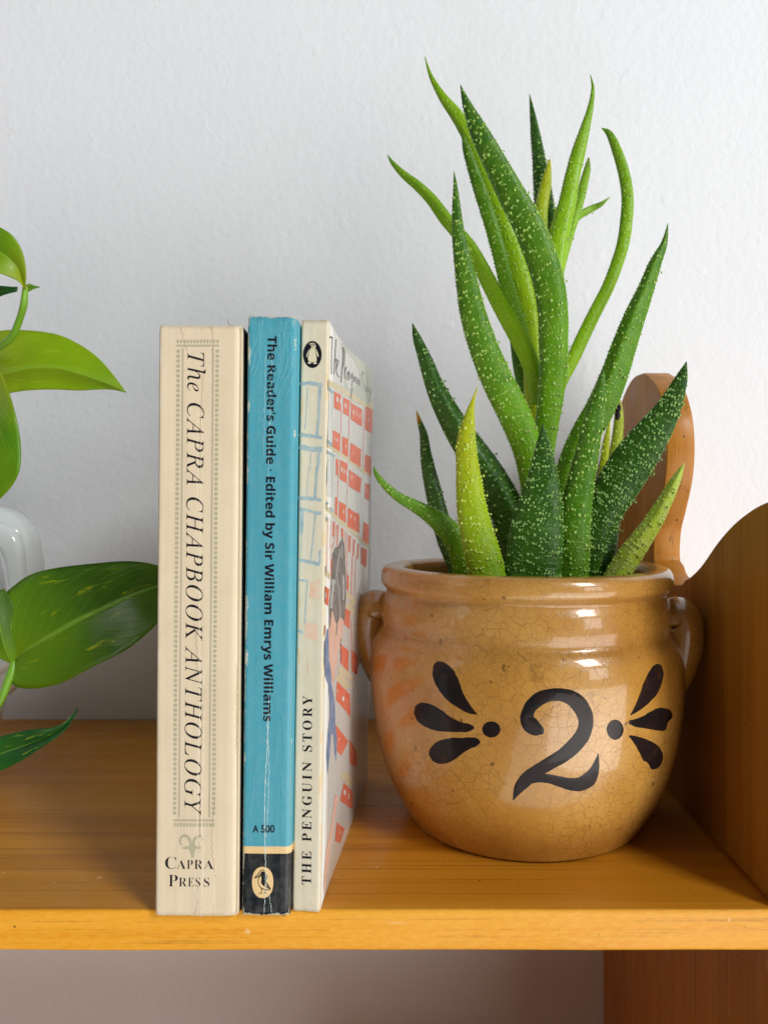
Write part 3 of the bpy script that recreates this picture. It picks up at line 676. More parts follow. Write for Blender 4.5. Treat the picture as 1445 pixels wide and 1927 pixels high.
red = [quad(z0, (568, 940), (655, 985), (655, 1185), (568, 1140)), quad(z0, (680, 1010), (752, 1050), (748, 1245), (678, 1205)), quad(z0, (770, 1080), (905, 1160), (905, 1370), (770, 1280)), quad(z0, (945, 1120), (1030, 1160), (1025, 1450), (940, 1400)),
       quad(z0, (552, 1410), (645, 1455), (640, 1670), (547, 1610)), quad(z0, (668, 1485), (740, 1520), (735, 1740), (665, 1690)), quad(z0, (765, 1560), (895, 1640), (890, 1860), (755, 1775)), quad(z0, (945, 1700), (1022, 1740), (1015, 1960), (935, 1900)),
       quad(z1_, (590, -110), (620, -95), (612, 95), (588, 85)), quad(z1_, (640, -95), (728, -50), (722, 195), (635, 135)), quad(z1_, (745, 20), (900, 130), (885, 310), (745, 225)), quad(z1_, (948, 185), (1003, 205), (998, 400), (940, 370)),
       quad(z1_, (582, 352), (612, 360), (605, 590), (578, 560)), quad(z1_, (628, 400), (712, 455), (710, 670), (625, 610)), quad(z1_, (735, 485), (875, 570), (875, 790), (728, 710)), quad(z1_, (925, 655), (992, 695), (985, 930), (915, 890)),
       quad(z1_, (555, 650), (580, 655), (570, 835), (548, 830)), quad(z1_, (605, 690), (622, 690), (612, 950), (600, 940)), quad(z1_, (652, 730), (680, 740), (676, 870), (655, 830)), quad(z1_, (750, 820), (775, 825), (765, 1030), (745, 1010)),
       quad(z1_, (800, 865), (820, 870), (808, 1070), (792, 1060)), quad(z1_, (850, 915), (868, 920), (858, 1110), (842, 1100)), quad(z1_, (895, 960), (970, 990), (960, 1210), (895, 1160)),
       quad(z1_, (445, 1425), (510, 1470), (495, 1680), (440, 1620)), quad(z1_, (528, 1100), (545, 1110), (540, 1320), (525, 1310)), quad(z1_, (725, 1290), (750, 1310), (740, 1500), (720, 1460)),
       quad(z1_, (706, 1700), (760, 1740), (752, 1930), (690, 1900)), quad(z2, (685, -10), (755, -10), (752, 90), (690, 30)), quad(z2, (650, 275), (740, 350), (735, 600), (640, 500)), quad(z2, (600, 720), (755, 880), (765, 1160), (590, 940)),
       quad(z2, (580, 1240), (735, 1440), (655, 1620), (600, 1560)), quad(z2, (440, 40), (468, 60), (450, 250), (436, 245)), quad(z2, (750, 1420), (840, 1560), (850, 1760), (760, 1720)), quad(z2, (770, 330), (850, 420), (850, 640), (775, 600)),
       quad(z3, (682, 210), (790, 310), (795, 540), (640, 430)), quad(z3, (602, 690), (695, 770), (640, 940), (582, 915))]
cover('illustration_book_labels', red, W_RED, .07)
wht = []
for (z, x, y, w, h_) in [(z0, 610, 1040, 20, 70), (z0, 648, 1060, 14, 60), (z0, 700, 1110, 9, 60), (z0, 715, 1120, 9, 60), (z0, 800, 1190, 14, 60), (z0, 840, 1210, 8, 55), (z0, 880, 1240, 8, 50), (z0, 570, 1510, 7, 40), (z0, 595, 1525, 7, 40), (z0, 612, 1530, 7, 45),
                         (z0, 708, 1600, 9, 45), (z0, 805, 1690, 14, 35), (z0, 850, 1710, 8, 40), (z0, 985, 1290, 8, 50), (z1_, 660, 20, 16, 60), (z1_, 690, 40, 10, 55), (z1_, 716, 60, 8, 60), (z1_, 780, 110, 9, 55), (z1_, 808, 125, 9, 55), (z1_, 840, 140, 8, 55), (z1_, 870, 160, 8, 50),
                         (z1_, 680, 530, 12, 45), (z1_, 775, 590, 10, 45), (z1_, 820, 620, 8, 45), (z1_, 970, 280, 6, 40), (z1_, 464, 1540, 16, 60), (z1_, 735, 1830, 8, 50), (z2, 615, 830, 26, 60), (z2, 675, 930, 26, 60), (z2, 700, 430, 10, 60), (z2, 625, 1420, 12, 20), (z3, 695, 330, 26, 60), (z3, 745, 380, 12, 70), (z3, 640, 810, 10, 40)]:
    c = z([(x, y, w, h_)])[0]; wht.append(ellipse(c[0], c[1], c[2]*.55, c[3]*.55, 10))
cover('illustration_highlights', wht, W_WHITE, .095, True)
lines = []
for (z, p, q, w) in [(z0, (655, 1185), (650, 1455), 5), (z0, (750, 1245), (742, 1520), 5), (z0, (768, 1040), (765, 1100), 4), (z0, (928, 1180), (918, 1880), 5), (z1_, (622, -100), (612, 350), 5), (z1_, (728, 190), (718, 460), 4), (z1_, (530, 640), (518, 980), 4), (z1_, (596, 700), (560, 960), 5), (z1_, (700, 760), (690, 1000), 4),
                     (z1_, (716, 780), (706, 1100), 6), (z1_, (738, 800), (722, 1290), 6), (z1_, (495, 600), (480, 1250), 6), (z1_, (790, 1070), (770, 1540), 8), (z1_, (830, 1080), (810, 1520), 6), (z2, (770, -20), (775, 350), 6), (z1_, (545, 920), (520, 1100), 5)]:
    lines.append(rb(z, [p, q], w, 10, .2))
cover('illustration_red_lines', lines, W_RED, .058, True)
bl = [rb(z0, [(475, 885), (520, 920), (560, 960)], 34), rb(z0, [(455, 1505), (545, 1600)], 38), rb(z0, [(450, 1640), (575, 1730)], 40), rb(z1_, [(445, 400), (492, 445)], 34), rb(z1_, [(515, 480), (555, 530)], 32), rb(z1_, [(440, 570), (490, 640)], 34), rb(z1_, [(470, 640), (455, 1180)], 12), rb(z1_, [(440, 1180), (475, 1230)], 34)]
for x in (475, 492, 512, 532, 552):
    bl.append(rb(z0, [(x, 930), (x-18, 1540)], 5, 10, .2)); bl.append(rb(z0, [(x+2, 1720), (x-14, 2220)], 5, 10, .2))
cover('illustration_blue_lines', bl, W_BLUE, .065, True)
hair = quad(z1_, (668, 850), (692, 940), (700, 1100), (712, 1300), (712, 1560), (700, 1720), (690, 1860), (640, 1800), (600, 1900), (575, 1850), (540, 1700), (520, 1900), (505, 1960), (503, 1700), (528, 1400), (540, 1180), (545, 1050), (575, 970), (620, 950), (640, 900))
skin = quad(z2, (520, -90), (560, -150), (600, -30), (640, -80), (685, -60), (660, 200), (640, 280), (600, 480), (575, 640), (555, 740), (530, 640), (503, 400), (495, 150))
arm = quad(z3, (580, 350), (622, 380), (600, 520), (545, 860), (500, 1200), (450, 1560), (440, 1450), (470, 1050), (530, 780))
cover('illustration_face', [skin, arm], W_SKIN, .10)
cover('illustration_hair', [hair], W_GREY, .12)
cover('illustration_hair_streaks', [rb(z1_, [(640, 980), (600, 1250), (625, 1500), (635, 1800)], 12), rb(z1_, [(560, 1350), (545, 1500), (530, 1700)], 34), rb(z1_, [(680, 1300), (680, 1600)], 24), rb(z1_, [(665, 930), (655, 1100)], 10)], W_LGREY, .14, True)
scarf = quad(z2, (480, 90), (497, 90), (500, 470), (522, 600), (528, 740), (548, 830), (575, 1000), (580, 1240), (600, 1420), (592, 1700), (575, 1600), (560, 1370), (532, 1345), (515, 1600), (487, 1860), (472, 1600), (490, 1350), (515, 1100), (495, 760), (455, 660), (446, 300))
cover('illustration_scarf', [scarf], W_SCARF, .125)
cover('illustration_face_lines', [rb(z2, [(600, 40), (590, 170)], 10), rb(z2, [(650, 200), (640, 300)], 10), rb(z2, [(640, 330), (655, 480)], 7)], W_GREY, .14, True)
cur = [[(518, 300, 10), (530, 283, 22), (556, 296, 12)], [(545, 300, 9), (538, 500, 8), (535, 730, 9)], [(598, 310, 8), (590, 400, 9), (566, 735, 9)], [(572, 620, 7), (600, 545, 8), (602, 640, 8), (598, 690, 8)], [(600, 660, 6), (625, 580, 7), (612, 560, 7), (596, 640, 7), (604, 730, 8), (636, 770, 9)],
       [(680, 420, 8), (672, 600, 9), (655, 835, 10)], [(662, 430, 8), (680, 410, 8), (695, 480, 9), (688, 600, 8), (664, 660, 7)], [(694, 720, 6), (718, 660, 7), (706, 650, 7), (696, 720, 7), (708, 790, 8)], [(730, 700, 7), (728, 800, 7)], [(728, 760, 6), (748, 700, 7), (750, 810, 7)],
       [(790, 720, 6), (768, 740, 6), (766, 790, 6), (786, 770, 6), (790, 720, 6), (782, 900, 6), (764, 1030, 9)], [(806, 750, 5), (806, 830, 5), (822, 760, 5), (824, 840, 5)], [(842, 770, 5), (842, 850, 5)], [(858, 790, 5), (858, 870, 5), (874, 800, 5), (878, 880, 5)],
       [(925, 740, 6), (912, 700, 6), (900, 760, 6), (918, 840, 6), (915, 900, 6), (900, 900, 6)], [(938, 800, 5), (936, 940, 5)], [(955, 880, 5), (948, 930, 5), (958, 950, 5), (964, 900, 5), (955, 880, 5)], [(975, 900, 5), (974, 960, 5)], [(988, 910, 5), (1000, 970, 5)], [(1010, 920, 5), (990, 1060, 5)]]
cover('cover_title', [ribbon(z0(c), n=16) for c in cur], INK2, .10, True)

# ------------------------------------------------------------------ the crock
PC = Vector((46.5, 74.0, 0.0))
crock = thing('stoneware_crock', 'glossy ochre stoneware crock painted with a black 2, small lug handles and crackled glaze', 'pot', PC)
PROF = [(0, 1.2), (40, 1.2), (44.2, .5), (45.6, 1.0), (46.8, 3), (50.4, 9), (54.4, 17), (57.4, 26), (59.7, 36), (61.0, 46), (61.7, 55), (61.6, 63), (60.6, 69.5), (59.2, 73), (57.6, 75.2), (57.15, 76.6), (57.35, 79), (57.15, 82), (56.5, 86), (55.5, 88.8), (55.2, 90), (55.9, 91.2), (57.1, 92.6), (57.5, 94.4), (57.2, 97), (56.2, 98.9), (54.4, 99.6), (51.5, 99.7), (49.2, 99.3), (48.0, 98.2), (47.6, 96), (48.2, 90), (50, 80), (50, 70)]
pd = cr(PROF, 230)
outer = [p for p in pd if True]
def wob(th): return 1+.0035*math.sin(2*th+.6)+.002*math.sin(3*th+2)
def R_out(z):
    best = None
    for i in range(12, len(pd)-1):
        a, b = pd[i], pd[i+1]
        if a[1] <= z <= b[1] and b[1] > a[1] and i < 175:
            t = (z-a[1])/(b[1]-a[1]); r = a[0]+(b[0]-a[0])*t
            best = r if best is None else max(best, r)
    return best or 45.0
RT = [R_out(i*.25) for i in range(0, 400)]
def Rz(z):
    q = max(0, min(398.99, z/.25)); i = int(q); return RT[i]+(RT[i+1]-RT[i])*(q-i)
def crock_body():
    n = 160; vs, fs = [], []; m = len(pd)
    for j in range(n):
        th = 2*math.pi*j/n; w = wob(th)
        for (r, z) in pd:
            zz = z+(.35*math.sin(th*2+1)+.2*math.sin(3*th) if z > 85 else 0)*min(1, max(0, (z-85)/10))
            vs.append((PC.x+r*w*math.cos(th), PC.y+r*w*math.sin(th), zz))
    for j in range(n):
        k = (j+1) % n
        for i in range(m-1): fs.append((j*m+i, k*m+i, k*m+i+1, j*m+i+1))
    o = obj('body', vs, fs, M_GLAZE, crock, off=PC); fix_normals(o); return o
body_o = crock_body()
def hit(px, py):
    o = Vector((0, -D, HC)); d = (P(px, py, 0)-o).normalized()
    t = 180.0; st = .4; prev = None
    for k in range(400):
        q = o+d*t; r = math.hypot(q.x-PC.x, q.y-PC.y); th = math.atan2(q.y-PC.y, q.x-PC.x)
        g = r-Rz(q.z)*wob(th)
        if g < 0: break
        t += max(.02, min(1.5, g*.6))
        if g < .01: break
    return q
def on_pot(name, shape, mat, lift=.10, label=None):
    vs2, fs = shape
    bm = bmesh.new(); bv = [bm.verts.new((x, y, 0)) for x, y in vs2]
    for f in fs:
        try: bm.faces.new([bv[i] for i in f])
        except ValueError: pass
    bmesh.ops.triangulate(bm, faces=bm.faces)
    for _ in range(4):
        es = [e for e in bm.edges if e.calc_length() > 8]
        if not es: break
        bmesh.ops.subdivide_edges(bm, edges=es, cuts=1); bmesh.ops.triangulate(bm, faces=bm.faces)
    bm.verts.ensure_lookup_table()
    vs, nb = [], len(bm.verts)
    for v in bm.verts:
        q = hit(v.co.x, v.co.y); n = Vector((q.x-PC.x, q.y-PC.y, 0)).normalized()
        edge = v.is_boundary
        vs.append(q+n*(lift if not edge else .04)-PC)
    fs = [tuple(v.index for v in f.verts) for f in bm.faces]; bm.free()
    o = obj(name, vs, fs, mat, body_o, label=label); fix_normals(o)
    # make sure it faces outwards
    if sum(p.normal.y for p in o.data.polygons) > 0: o.data.flip_normals()
    return o
def Z3(p): return [(680+q[0]/2.1894, 1020+q[1]/2.1894, *[w/2.1894 for w in q[2:]]) for q in p]
num = [ribbon(Z3([(748, 790, 8), (738, 780, 40), (718, 770, 58), (698, 755, 68), (682, 728, 58), (688, 695, 52), (705, 668, 54), (738, 643, 56), (780, 630, 52), (825, 630, 54), (868, 645, 62), (900, 675, 68), (920, 715, 64), (922, 760, 60), (905, 803, 62), (870, 845, 62), (825, 882, 58), (775, 912, 54), (725, 942, 52), (685, 972, 56), (655, 1005, 48), (637, 1035, 26), (625, 1064, 3)]), n=90, jag=.03),
       ]
foot = ribbon(Z3([(660, 985, 10), (690, 978, 36), (730, 972, 36), (775, 976, 38), (820, 988, 44), (865, 998, 52), (905, 996, 58), (938, 975, 58), (958, 942, 40), (968, 908, 22), (975, 872, 2)]), n=50, jag=.03)
on_pot('painted_numeral', num[0], M_SLIP, .13, 'black painted numeral 2')
on_pot('painted_numeral_foot', foot, M_SLIP, .10)
for st in ([(303, 500, 20), (318, 515, 62), (338, 548, 90), (360, 590, 90), (385, 632, 72), (420, 670, 46), (450, 695, 26), (476, 710, 3)],
           [(219, 690, 30), (238, 695, 72), (270, 712, 92), (315, 735, 88), (360, 752, 62), (410, 763, 40), (440, 765, 34), (464, 764, 8)],
           [(284, 888, 30), (300, 880, 72), (335, 866, 98), (375, 850, 88), (410, 838, 64), (445, 828, 46), (472, 824, 36), (489, 825, 8)],
           [(1232, 508, 14), (1222, 520, 46), (1210, 552, 64), (1192, 598, 70), (1165, 645, 52), (1135, 685, 26), (1107, 713, 3)],
           [(1268, 735, 30), (1258, 728, 78), (1235, 730, 96), (1200, 736, 80), (1165, 742, 52), (1130, 745, 34), (1101, 742, 14)],
           [(1102, 798, 6), (1130, 815, 32), (1160, 838, 60), (1190, 868, 84), (1203, 898, 76), (1200, 922, 44), (1192, 934, 10)]):
    on_pot('painted_petal', ribbon(Z3(st), n=30, jag=.03), M_SLIP)
on_pot('painted_dot', ellipse(680+535/2.1894, 1020+772/2.1894, 17.2, 15.2, 26), M_SLIP)
on_pot('painted_dot', ellipse(680+1044/2.1894, 1020+773/2.1894, 16.0, 19.0, 26, 1.05), M_SLIP)

def lug(th, rmax):
    "ear-shaped lug pulled off the neck and smoothed into the shoulder"
    c, s = math.cos(th), math.sin(th); e = rmax
    path = [(53.0, 79.0, 10, 5.4), (56.5, 81.4, 11.5, 6.6), (e-9.2, 81.8, 12.3, 7.0), (e-7.4, 79.4, 12.6, 7.2), (e-7.0, 75, 12.2, 7.2), (e-7.4, 69, 11, 7.0), (e-8.6, 62, 9.2, 6.2), (e-10.2, 56, 7.2, 5.2), (e-12.6, 50, 5.2, 4.2), (55.0, 44, 3.5, 3.0)]
    pp = cr(path, 40); m = 26; vs, fs = [], []
    for i, (r, z, hw, ht) in enumerate(pp):
        a, b = pp[max(0, i-1)], pp[min(len(pp)-1, i+1)]
        tr, tz = b[0]-a[0], b[1]-a[1]; l = math.hypot(tr, tz); tr /= l; tz /= l
        nr, nz = -tz, tr                        # outward side of the strap
        if i == 0: pass
        for k in range(m):
            a_ = 2*math.pi*k/m; uu = hw*math.cos(a_); vv = ht*math.sin(a_)*(1-.25*abs(math.cos(a_))); vv *= 1.9 if (vv > 0 and 2 < i < 30) else 1
            rr, zz = r-nr*vv, z-nz*vv
            vs.append((PC.x+rr*c-uu*s, PC.y+rr*s+uu*c, zz))
    for i in range(len(pp)-1):
        for k in range(m):
            fs.append((i*m+k, i*m+(k+1) % m, (i+1)*m+(k+1) % m, (i+1)*m+k))
    fs.append(tuple(range(m))); fs.append(tuple((len(pp)-1)*m+k for k in range(m)))
    o = obj('handle', vs, fs, M_GLAZE, crock, off=PC); fix_normals(o); return o
lug(R(172), 70.6); lug(R(-15), 68.8)

# soil
def soil():
    n = 48; vs, fs = [(PC.x, PC.y, 84.5)], []
    rings = 14
    for i in range(1, rings+1):
        for j in range(n):
            a = 2*math.pi*j/n; r = 48.4*i/rings
            x, y = PC.x+r*math.cos(a), PC.y+r*math.sin(a)
            vs.append((x, y, 83+1.6*noise.noise(Vector((x*.12, y*.12, 0)))+1.2*noise.noise(Vector((x*.5, y*.5, 3)))))
    for j in range(n): fs.append((0, 1+j, 1+(j+1) % n))
    for i in range(rings-1):
        for j in range(n):
            a = 1+i*n+j; b = 1+i*n+(j+1) % n; fs.append((a, a+n, b+n, b))
    o = obj('soil', vs, fs, M_SOIL, kind='stuff'); o['label'] = 'dark potting soil inside the ochre crock'; o['category'] = 'soil'
soil()

# ------------------------------------------------------------------ the succulent
aloe = thing('succulent', 'tall spiky green succulent with white-dotted leaves growing in the ochre crock', 'plant', (PC.x, PC.y, 84))
AO = Vector((PC.x, PC.y, 84))
def add_ico(vs, fs, c, ax, r, e=1.0):
    "small dome, 12 verts"
    b = len(vs); t = (1+5**.5)/2; q = 1/math.sqrt(1+t*t)
    for v in ((-1, t, 0), (1, t, 0), (-1, -t, 0), (1, -t, 0), (0, -1, t), (0, 1, t), (0, -1, -t), (0, 1, -t), (t, 0, -1), (t, 0, 1), (-t, 0, -1), (-t, 0, 1)):
        u = Vector(v)*q*r; u += ax*(u.dot(ax)*(e-1)); vs.append(c+u)
    for f in ((0, 11, 5), (0, 5, 1), (0, 1, 7), (0, 7, 10), (0, 10, 11), (1, 5, 9), (5, 11, 4), (11, 10, 2), (10, 7, 6), (7, 1, 8), (3, 9, 4), (3, 4, 2), (3, 2, 6), (3, 6, 8), (3, 8, 9), (4, 9, 5), (2, 4, 11), (6, 2, 10), (8, 6, 7), (9, 8, 1)):
        fs.append(tuple(i+b for i in f))
def leaf(pts, y0, y1, mat, tub=T_M, dens=1.0, tsize=.36, hf=.30, hb=.26, keel=None, teeth=1.0, fade=(0.0, 1.0), smooth_base=0.0, ext=True, ymid=None, parent=None, rows=2.3, chan=0.0):
    """pts from tip to base in photo pixels with widths; y0 depth of the tip, y1 of the base"""
    n = max(28, int(len(pts)*7)); sp = cr([tuple(map(float, p)) for p in pts], n)
    L = [0.0]
    for i in range(1, n): L.append(L[-1]+math.dist(sp[i][:2], sp[i-1][:2]))
    C, W = [], []
    for i, (x, y, w) in enumerate(sp):
        t = L[i]/L[-1]; yy = y0+(y1-y0)*t
        if ymid is not None: yy += (ymid-(y0+y1)/2)*4*t*(1-t)
        C.append(P(x, y, yy)); W.append(max(w, 1.2 if i else .4)*(D+yy)/F)
    if ext:                                     # carry the leaf down into the soil
        guard = 0
        while C[-1].z > 81 and guard < 40:
            d = (C[-1]-C[-4]).normalized(); tgt = Vector((PC.x, PC.y, C[-1].z))-C[-1]
            d = (d+Vector((tgt.x, tgt.y, 0))*.006+Vector((0, 0, -.18))).normalized()
            C.append(C[-1]+d*2.2); W.append(W[-1]*.985); guard += 1
    n = len(C); LL = [0.0]
    for i in range(1, n): LL.append(LL[-1]+(C[i]-C[i-1]).length)
    m = 28; vs, fs, uv, fr = [], [], [], []
    cp = Vector((0, -D, HC))
    for i in range(n):
        T = (C[min(n-1, i+1)]-C[max(0, i-1)]).normalized(); view = (cp-C[i]).normalized()
        U = T.cross(view)
        U = U.normalized() if U.length > 1e-4 else Vector((1, 0, 0))
        N = U.cross(T).normalized()
        if N.dot(view) < 0: N = -N; U = -U
        if U.x < 0: U = -U
        fr.append((U, N, T))
    def section(i, a):
        U, N, T = fr[i]; w = W[i]; c, s = math.cos(a), math.sin(a)
        u = c*w/2
        if s >= 0:
            if keel is not None:
                k = keel; x = c
                h = (x+1)/(k+1) if x < k else (1-x)/(1-k)
                v = hf*w*(.72*h+.28*s)
            else: v = hf*w*s
            if chan: v -= chan*w*math.exp(-((c/.45)**2))*s
        else: v = hb*w*s
        r = .022*w*noise.noise(Vector((C[i].x*.12, C[i].z*.12, a*1.3)))+.10*noise.noise(Vector((C[i].x*.7, C[i].z*.7, a*5)))*min(1, w/5)
        return C[i]+U*u+N*(v+r)
    for i in range(n):
        for k in range(m):
            a = 2*math.pi*k/m; vs.append(section(i, a)); uv.append((k/m, 1-LL[i]/LL[-1]))
    for i in range(n-1):
        for k in range(m): fs.append((i*m+k, i*m+(k+1) % m, (i+1)*m+(k+1) % m, (i+1)*m+k))
    fs.append(tuple(range(m))); fs.append(tuple((n-1)*m+k for k in range(m)))
    o = obj('leaf', vs, fs, mat, aloe, uvs=uv, off=AO); fix_normals(o)
    tv, tf = [], []
    rnd = random.Random(int(pts[0][0]*7+pts[0][1]))
    def at(l):
        i = 0
        lo, hi = 0, n-1
        while hi-lo > 1:
            q = (lo+hi)//2
            if LL[q] <= l: lo = q
            else: hi = q
        return lo, (l-LL[lo])/max(1e-6, LL[hi]-LL[lo])
    def surf(l, a):
        i, t = at(l); j = min(n-1, i+1); return section(i, a)*(1-t)+section(j, a)*t, fr[i], W[i]
    if dens > 0:
        l = 2.0
        while l < LL[-1]-1:
            t = l/LL[-1]
            if fade[0] <= t <= fade[1]:
                p, f, w = surf(l, math.pi/2); cnt = max(1, int(w/1.50*dens*(.65+.7*rnd.random())))
                slope = rnd.uniform(-.8, .8); edge_soft = min(1, (fade[1]-t)/.12+.15)
                for q in range(cnt):
                    if rnd.random() > edge_soft: continue
                    a = math.pi*(.04+.92*(q+.5+rnd.uniform(-.42, .42))/cnt)
                    c, fr_, w = surf(min(LL[-1]-.2, max(.5, l+slope*math.cos(a)*w*.25+rnd.uniform(-.55, .55)*rows*.5)), a)
                    nn = (c-C[at(l)[0]]); nn = (nn-fr_[2]*nn.dot(fr_[2])).normalized()
                    r = tsize*1.42*(.40+1.0*rnd.random()**1.5)*min(1, .45+w/9)
                    add_ico(tv, tf, c-nn*r*.05, nn, r, .72)
                    if rnd.random() < .38:
                        add_ico(tv, tf, c+fr_[0]*r*1.5+nn*r*.1+fr_[2]*rnd.uniform(-.3, .3), nn, r*.85, .8)
            l += rows*(.7+.6*rnd.random())
    if teeth > 0:
        for a in (0.0, math.pi):
            l = 1.2
            while l < LL[-1]*.97:
                c, fr_, w = surf(l, a+rnd.uniform(-.12, .12)); out = fr_[0]*(1 if a == 0 else -1)
                r = .30*teeth*(.6+.8*rnd.random())*min(1, .4+w/8)
                add_ico(tv, tf, c+out*r*.05, out, r, 1.1); l += 1.45*(.75+.6*rnd.random())
    if tv: obj('tubercles', tv, tf, tub, o, off=AO, kind='stuff')
    return o
# rear and upper leaves
leaf([(996, 177, 1), (1002, 217, 11), (1008, 260, 19), (1014, 303, 25), (1019, 346, 32), (1024, 389, 36), (1030, 440, 36), (1034, 520, 30), (1032, 620, 24)], 112, 86, DG, T_M, .8, .36, ext=False)
leaf([(1107, 297, 3), (1104, 320, 13), (1098, 345, 16), (1090, 380, 16), (1075, 430, 16), (1050, 520, 18), (1036, 620, 18)], 108, 86, BG, T_M, .5, .3, ext=False)
leaf([(1147, 371, 1), (1129, 385, 9), (1108, 395, 13), (1086, 408, 14), (1066, 430, 14), (1046, 480, 16), (1036, 580, 18)], 110, 88, BG, T_M, .5, .3, ext=False)
leaf([(1062, 372, 8), (1053, 395, 16), (1040, 425, 22), (1033, 460, 24), (1030, 520, 24), (1028, 600, 22)], 100, 84, LY, T_Y, .45, .3, ext=False)
leaf([(1034, 300, 3), (1031, 320, 12), (1027, 345, 20), (1021, 375, 24), (1018, 400, 24), (1020, 440, 22), (1026, 520, 22), (1028, 620, 20)], 94, 82, YG, T_Y, .12, .28, teeth=.6, ext=False)
leaf([(1131, 241, 1), (1146, 252, 12), (1161, 286, 18), (1174, 329, 21), (1180, 372, 22), (1178, 415, 23), (1172, 457, 23), (1159, 500, 23), (1142, 543, 23), (1120, 586, 24), (1099, 629, 25), (1075, 680, 25), (1052, 725, 24), (1035, 780, 22)], 100, 84, BG, T_M, .42, .3, teeth=.6, fade=(0, .45), ext=False)
leaf([(799, 106, 1), (811, 144, 8), (833, 183, 16), (859, 217, 24), (880, 252, 27), (902, 300, 29), (935, 389, 32), (962, 466, 36), (983, 540, 38), (996, 600, 38), (1002, 680, 38), (1008, 770, 36), (1012, 850, 34)], 82, 80, SS, T_M, .10, .26, teeth=.45, ext=False)
leaf([(869, 250, 1), (876, 275, 13), (882, 295, 17), (902, 355, 24), (923, 419, 26), (940, 479, 27), (953, 535, 27), (970, 590, 26), (986, 640, 24), (998, 700, 22)], 76, 80, MG, T_M, .75, .34, ext=False)
leaf([(1006, 640, 40), (1008, 700, 48), (1010, 760, 50), (1012, 820, 50), (1012, 880, 48), (1010, 940, 44)], 84, 80, SS, T_M, 0, teeth=0)
leaf([(966, 640, 14), (978, 690, 26), (990, 740, 30), (1000, 790, 32), (1006, 840, 34), (1008, 900, 30)], 88, 82, MG, T_M, .1, .26, teeth=.4)
leaf([(729, 291, 1), (739, 307, 8), (760, 329, 14), (786, 350, 18), (812, 376, 21), (837, 410, 24), (859, 436, 25), (884, 466, 26), (910, 513, 29), (932, 556, 31), (953, 595, 33), (975, 635, 34), (993, 672, 34), (1006, 710, 31), (1012, 760, 26)], 88, 74, BG, T_M, .22, .28, teeth=.6, ext=False, fade=(0, .5), keel=.35)
leaf([(1110, 140, 1), (1115, 166, 6), (1111, 200, 11), (1101, 239, 18), (1088, 286, 26), (1077, 329, 28), (1069, 372, 32), (1058, 419, 34), (1050, 457, 36), (1044, 500, 36), (1040, 560, 34), (1036, 640, 30)], 92, 80, BG, T_M, .42, .3, teeth=.7, ext=False, fade=(0, .7))
leaf([(866, 159, 1), (874, 185, 12), (883, 208, 21), (903, 252, 35), (930, 304, 43), (960, 362, 50), (991, 420, 55), (1015, 476, 58), (1032, 532, 58), (1040, 590, 56), (1041, 640, 54), (1041, 690, 52), (1036, 745, 48), (1029, 795, 44), (1022, 850, 40), (1016, 900, 36)], 58, 70, GD, T_M, 1.0, .42, teeth=1, fade=(0, .80), rows=3.0)
# the stout lower rosette
leaf([(930, 928, 4), (936, 960, 20), (944, 1000, 30), (952, 1050, 34), (958, 1100, 34)], 92, 86, DG, T_D, .6)
leaf([(1165, 750, 3), (1164, 772, 14), (1163, 800, 18), (1160, 830, 20), (1155, 870, 21), (1148, 930, 20), (1140, 1000, 20)], 100, 92, BT, T_Y, .5, .32)
leaf([(1147, 790, 2), (1142, 820, 10), (1138, 850, 14), (1132, 900, 15), (1126, 970, 16)], 96, 92, YG, T_Y, .5, .28)
leaf([(1158, 900, 30), (1152, 930, 42), (1144, 965, 49), (1137, 1000, 52), (1130, 1045, 54), (1120, 1090, 52)], 78, 76, DG, T_M, .85, .4)
leaf([(1256, 420, 1), (1249, 458, 12), (1232, 496, 23), (1215, 543, 30), (1196, 590, 39), (1174, 650, 46), (1154, 709, 51), (1130, 766, 54), (1104, 812, 54), (1080, 862, 52), (1062, 920, 48), (1048, 980, 42)], 74, 74, MG, T_M, .9, .40, keel=-.25, hf=.34, rows=2.8)
leaf([(776, 608, 1), (784, 635, 15), (799, 674, 25), (816, 722, 34), (834, 761, 42), (860, 808, 50), (888, 850, 58), (921, 900, 64), (948, 950, 66), (966, 995, 62), (978, 1050, 52)], 70, 70, DG, T_D, .62, .38, keel=.30, hf=.42, rows=2.4)
leaf([(783, 772, 1), (790, 796, 10), (797, 818, 15), (801, 853, 21), (808, 892, 27), (817, 931, 31), (828, 975, 34), (842, 1018, 38), (857, 1053, 40), (868, 1090, 40)], 84, 78, OT, T_D, .75, .34)
leaf([(703, 876, 1), (708, 892, 9), (725, 914, 14), (751, 936, 18), (782, 953, 24), (812, 971, 32), (838, 992, 40), (858, 1018, 44), (870, 1049, 45), (878, 1090, 44)], 56, 62, MG, T_M, .85, .36)
leaf([(854, 322, 1), (857, 355, 9), (859, 397, 17), (863, 445, 25), (871, 492, 34), (880, 543, 42), (891, 595, 49), (910, 655, 54), (934, 713, 58), (959, 763, 60), (981, 812, 58), (995, 860, 52), (1002, 915, 44)], 50, 64, GD, T_M, 1.0, .42, rows=2.8)
leaf([(1287, 871, 1), (1272, 901, 17), (1252, 940, 26), (1230, 979, 33), (1204, 1018, 40), (1178, 1055, 44), (1154, 1095, 44)], 64, 66, LY, T_Y, .95, .36, keel=.05, hf=.36)
leaf([(1291, 680, 1), (1281, 713, 23), (1265, 752, 39), (1243, 792, 56), (1213, 835, 72), (1183, 879, 80), (1156, 923, 78), (1133, 965, 68), (1116, 1010, 54), (1104, 1065, 46)], 46, 58, DG, T_D, 1.35, .40, rows=2.0, hf=.20)
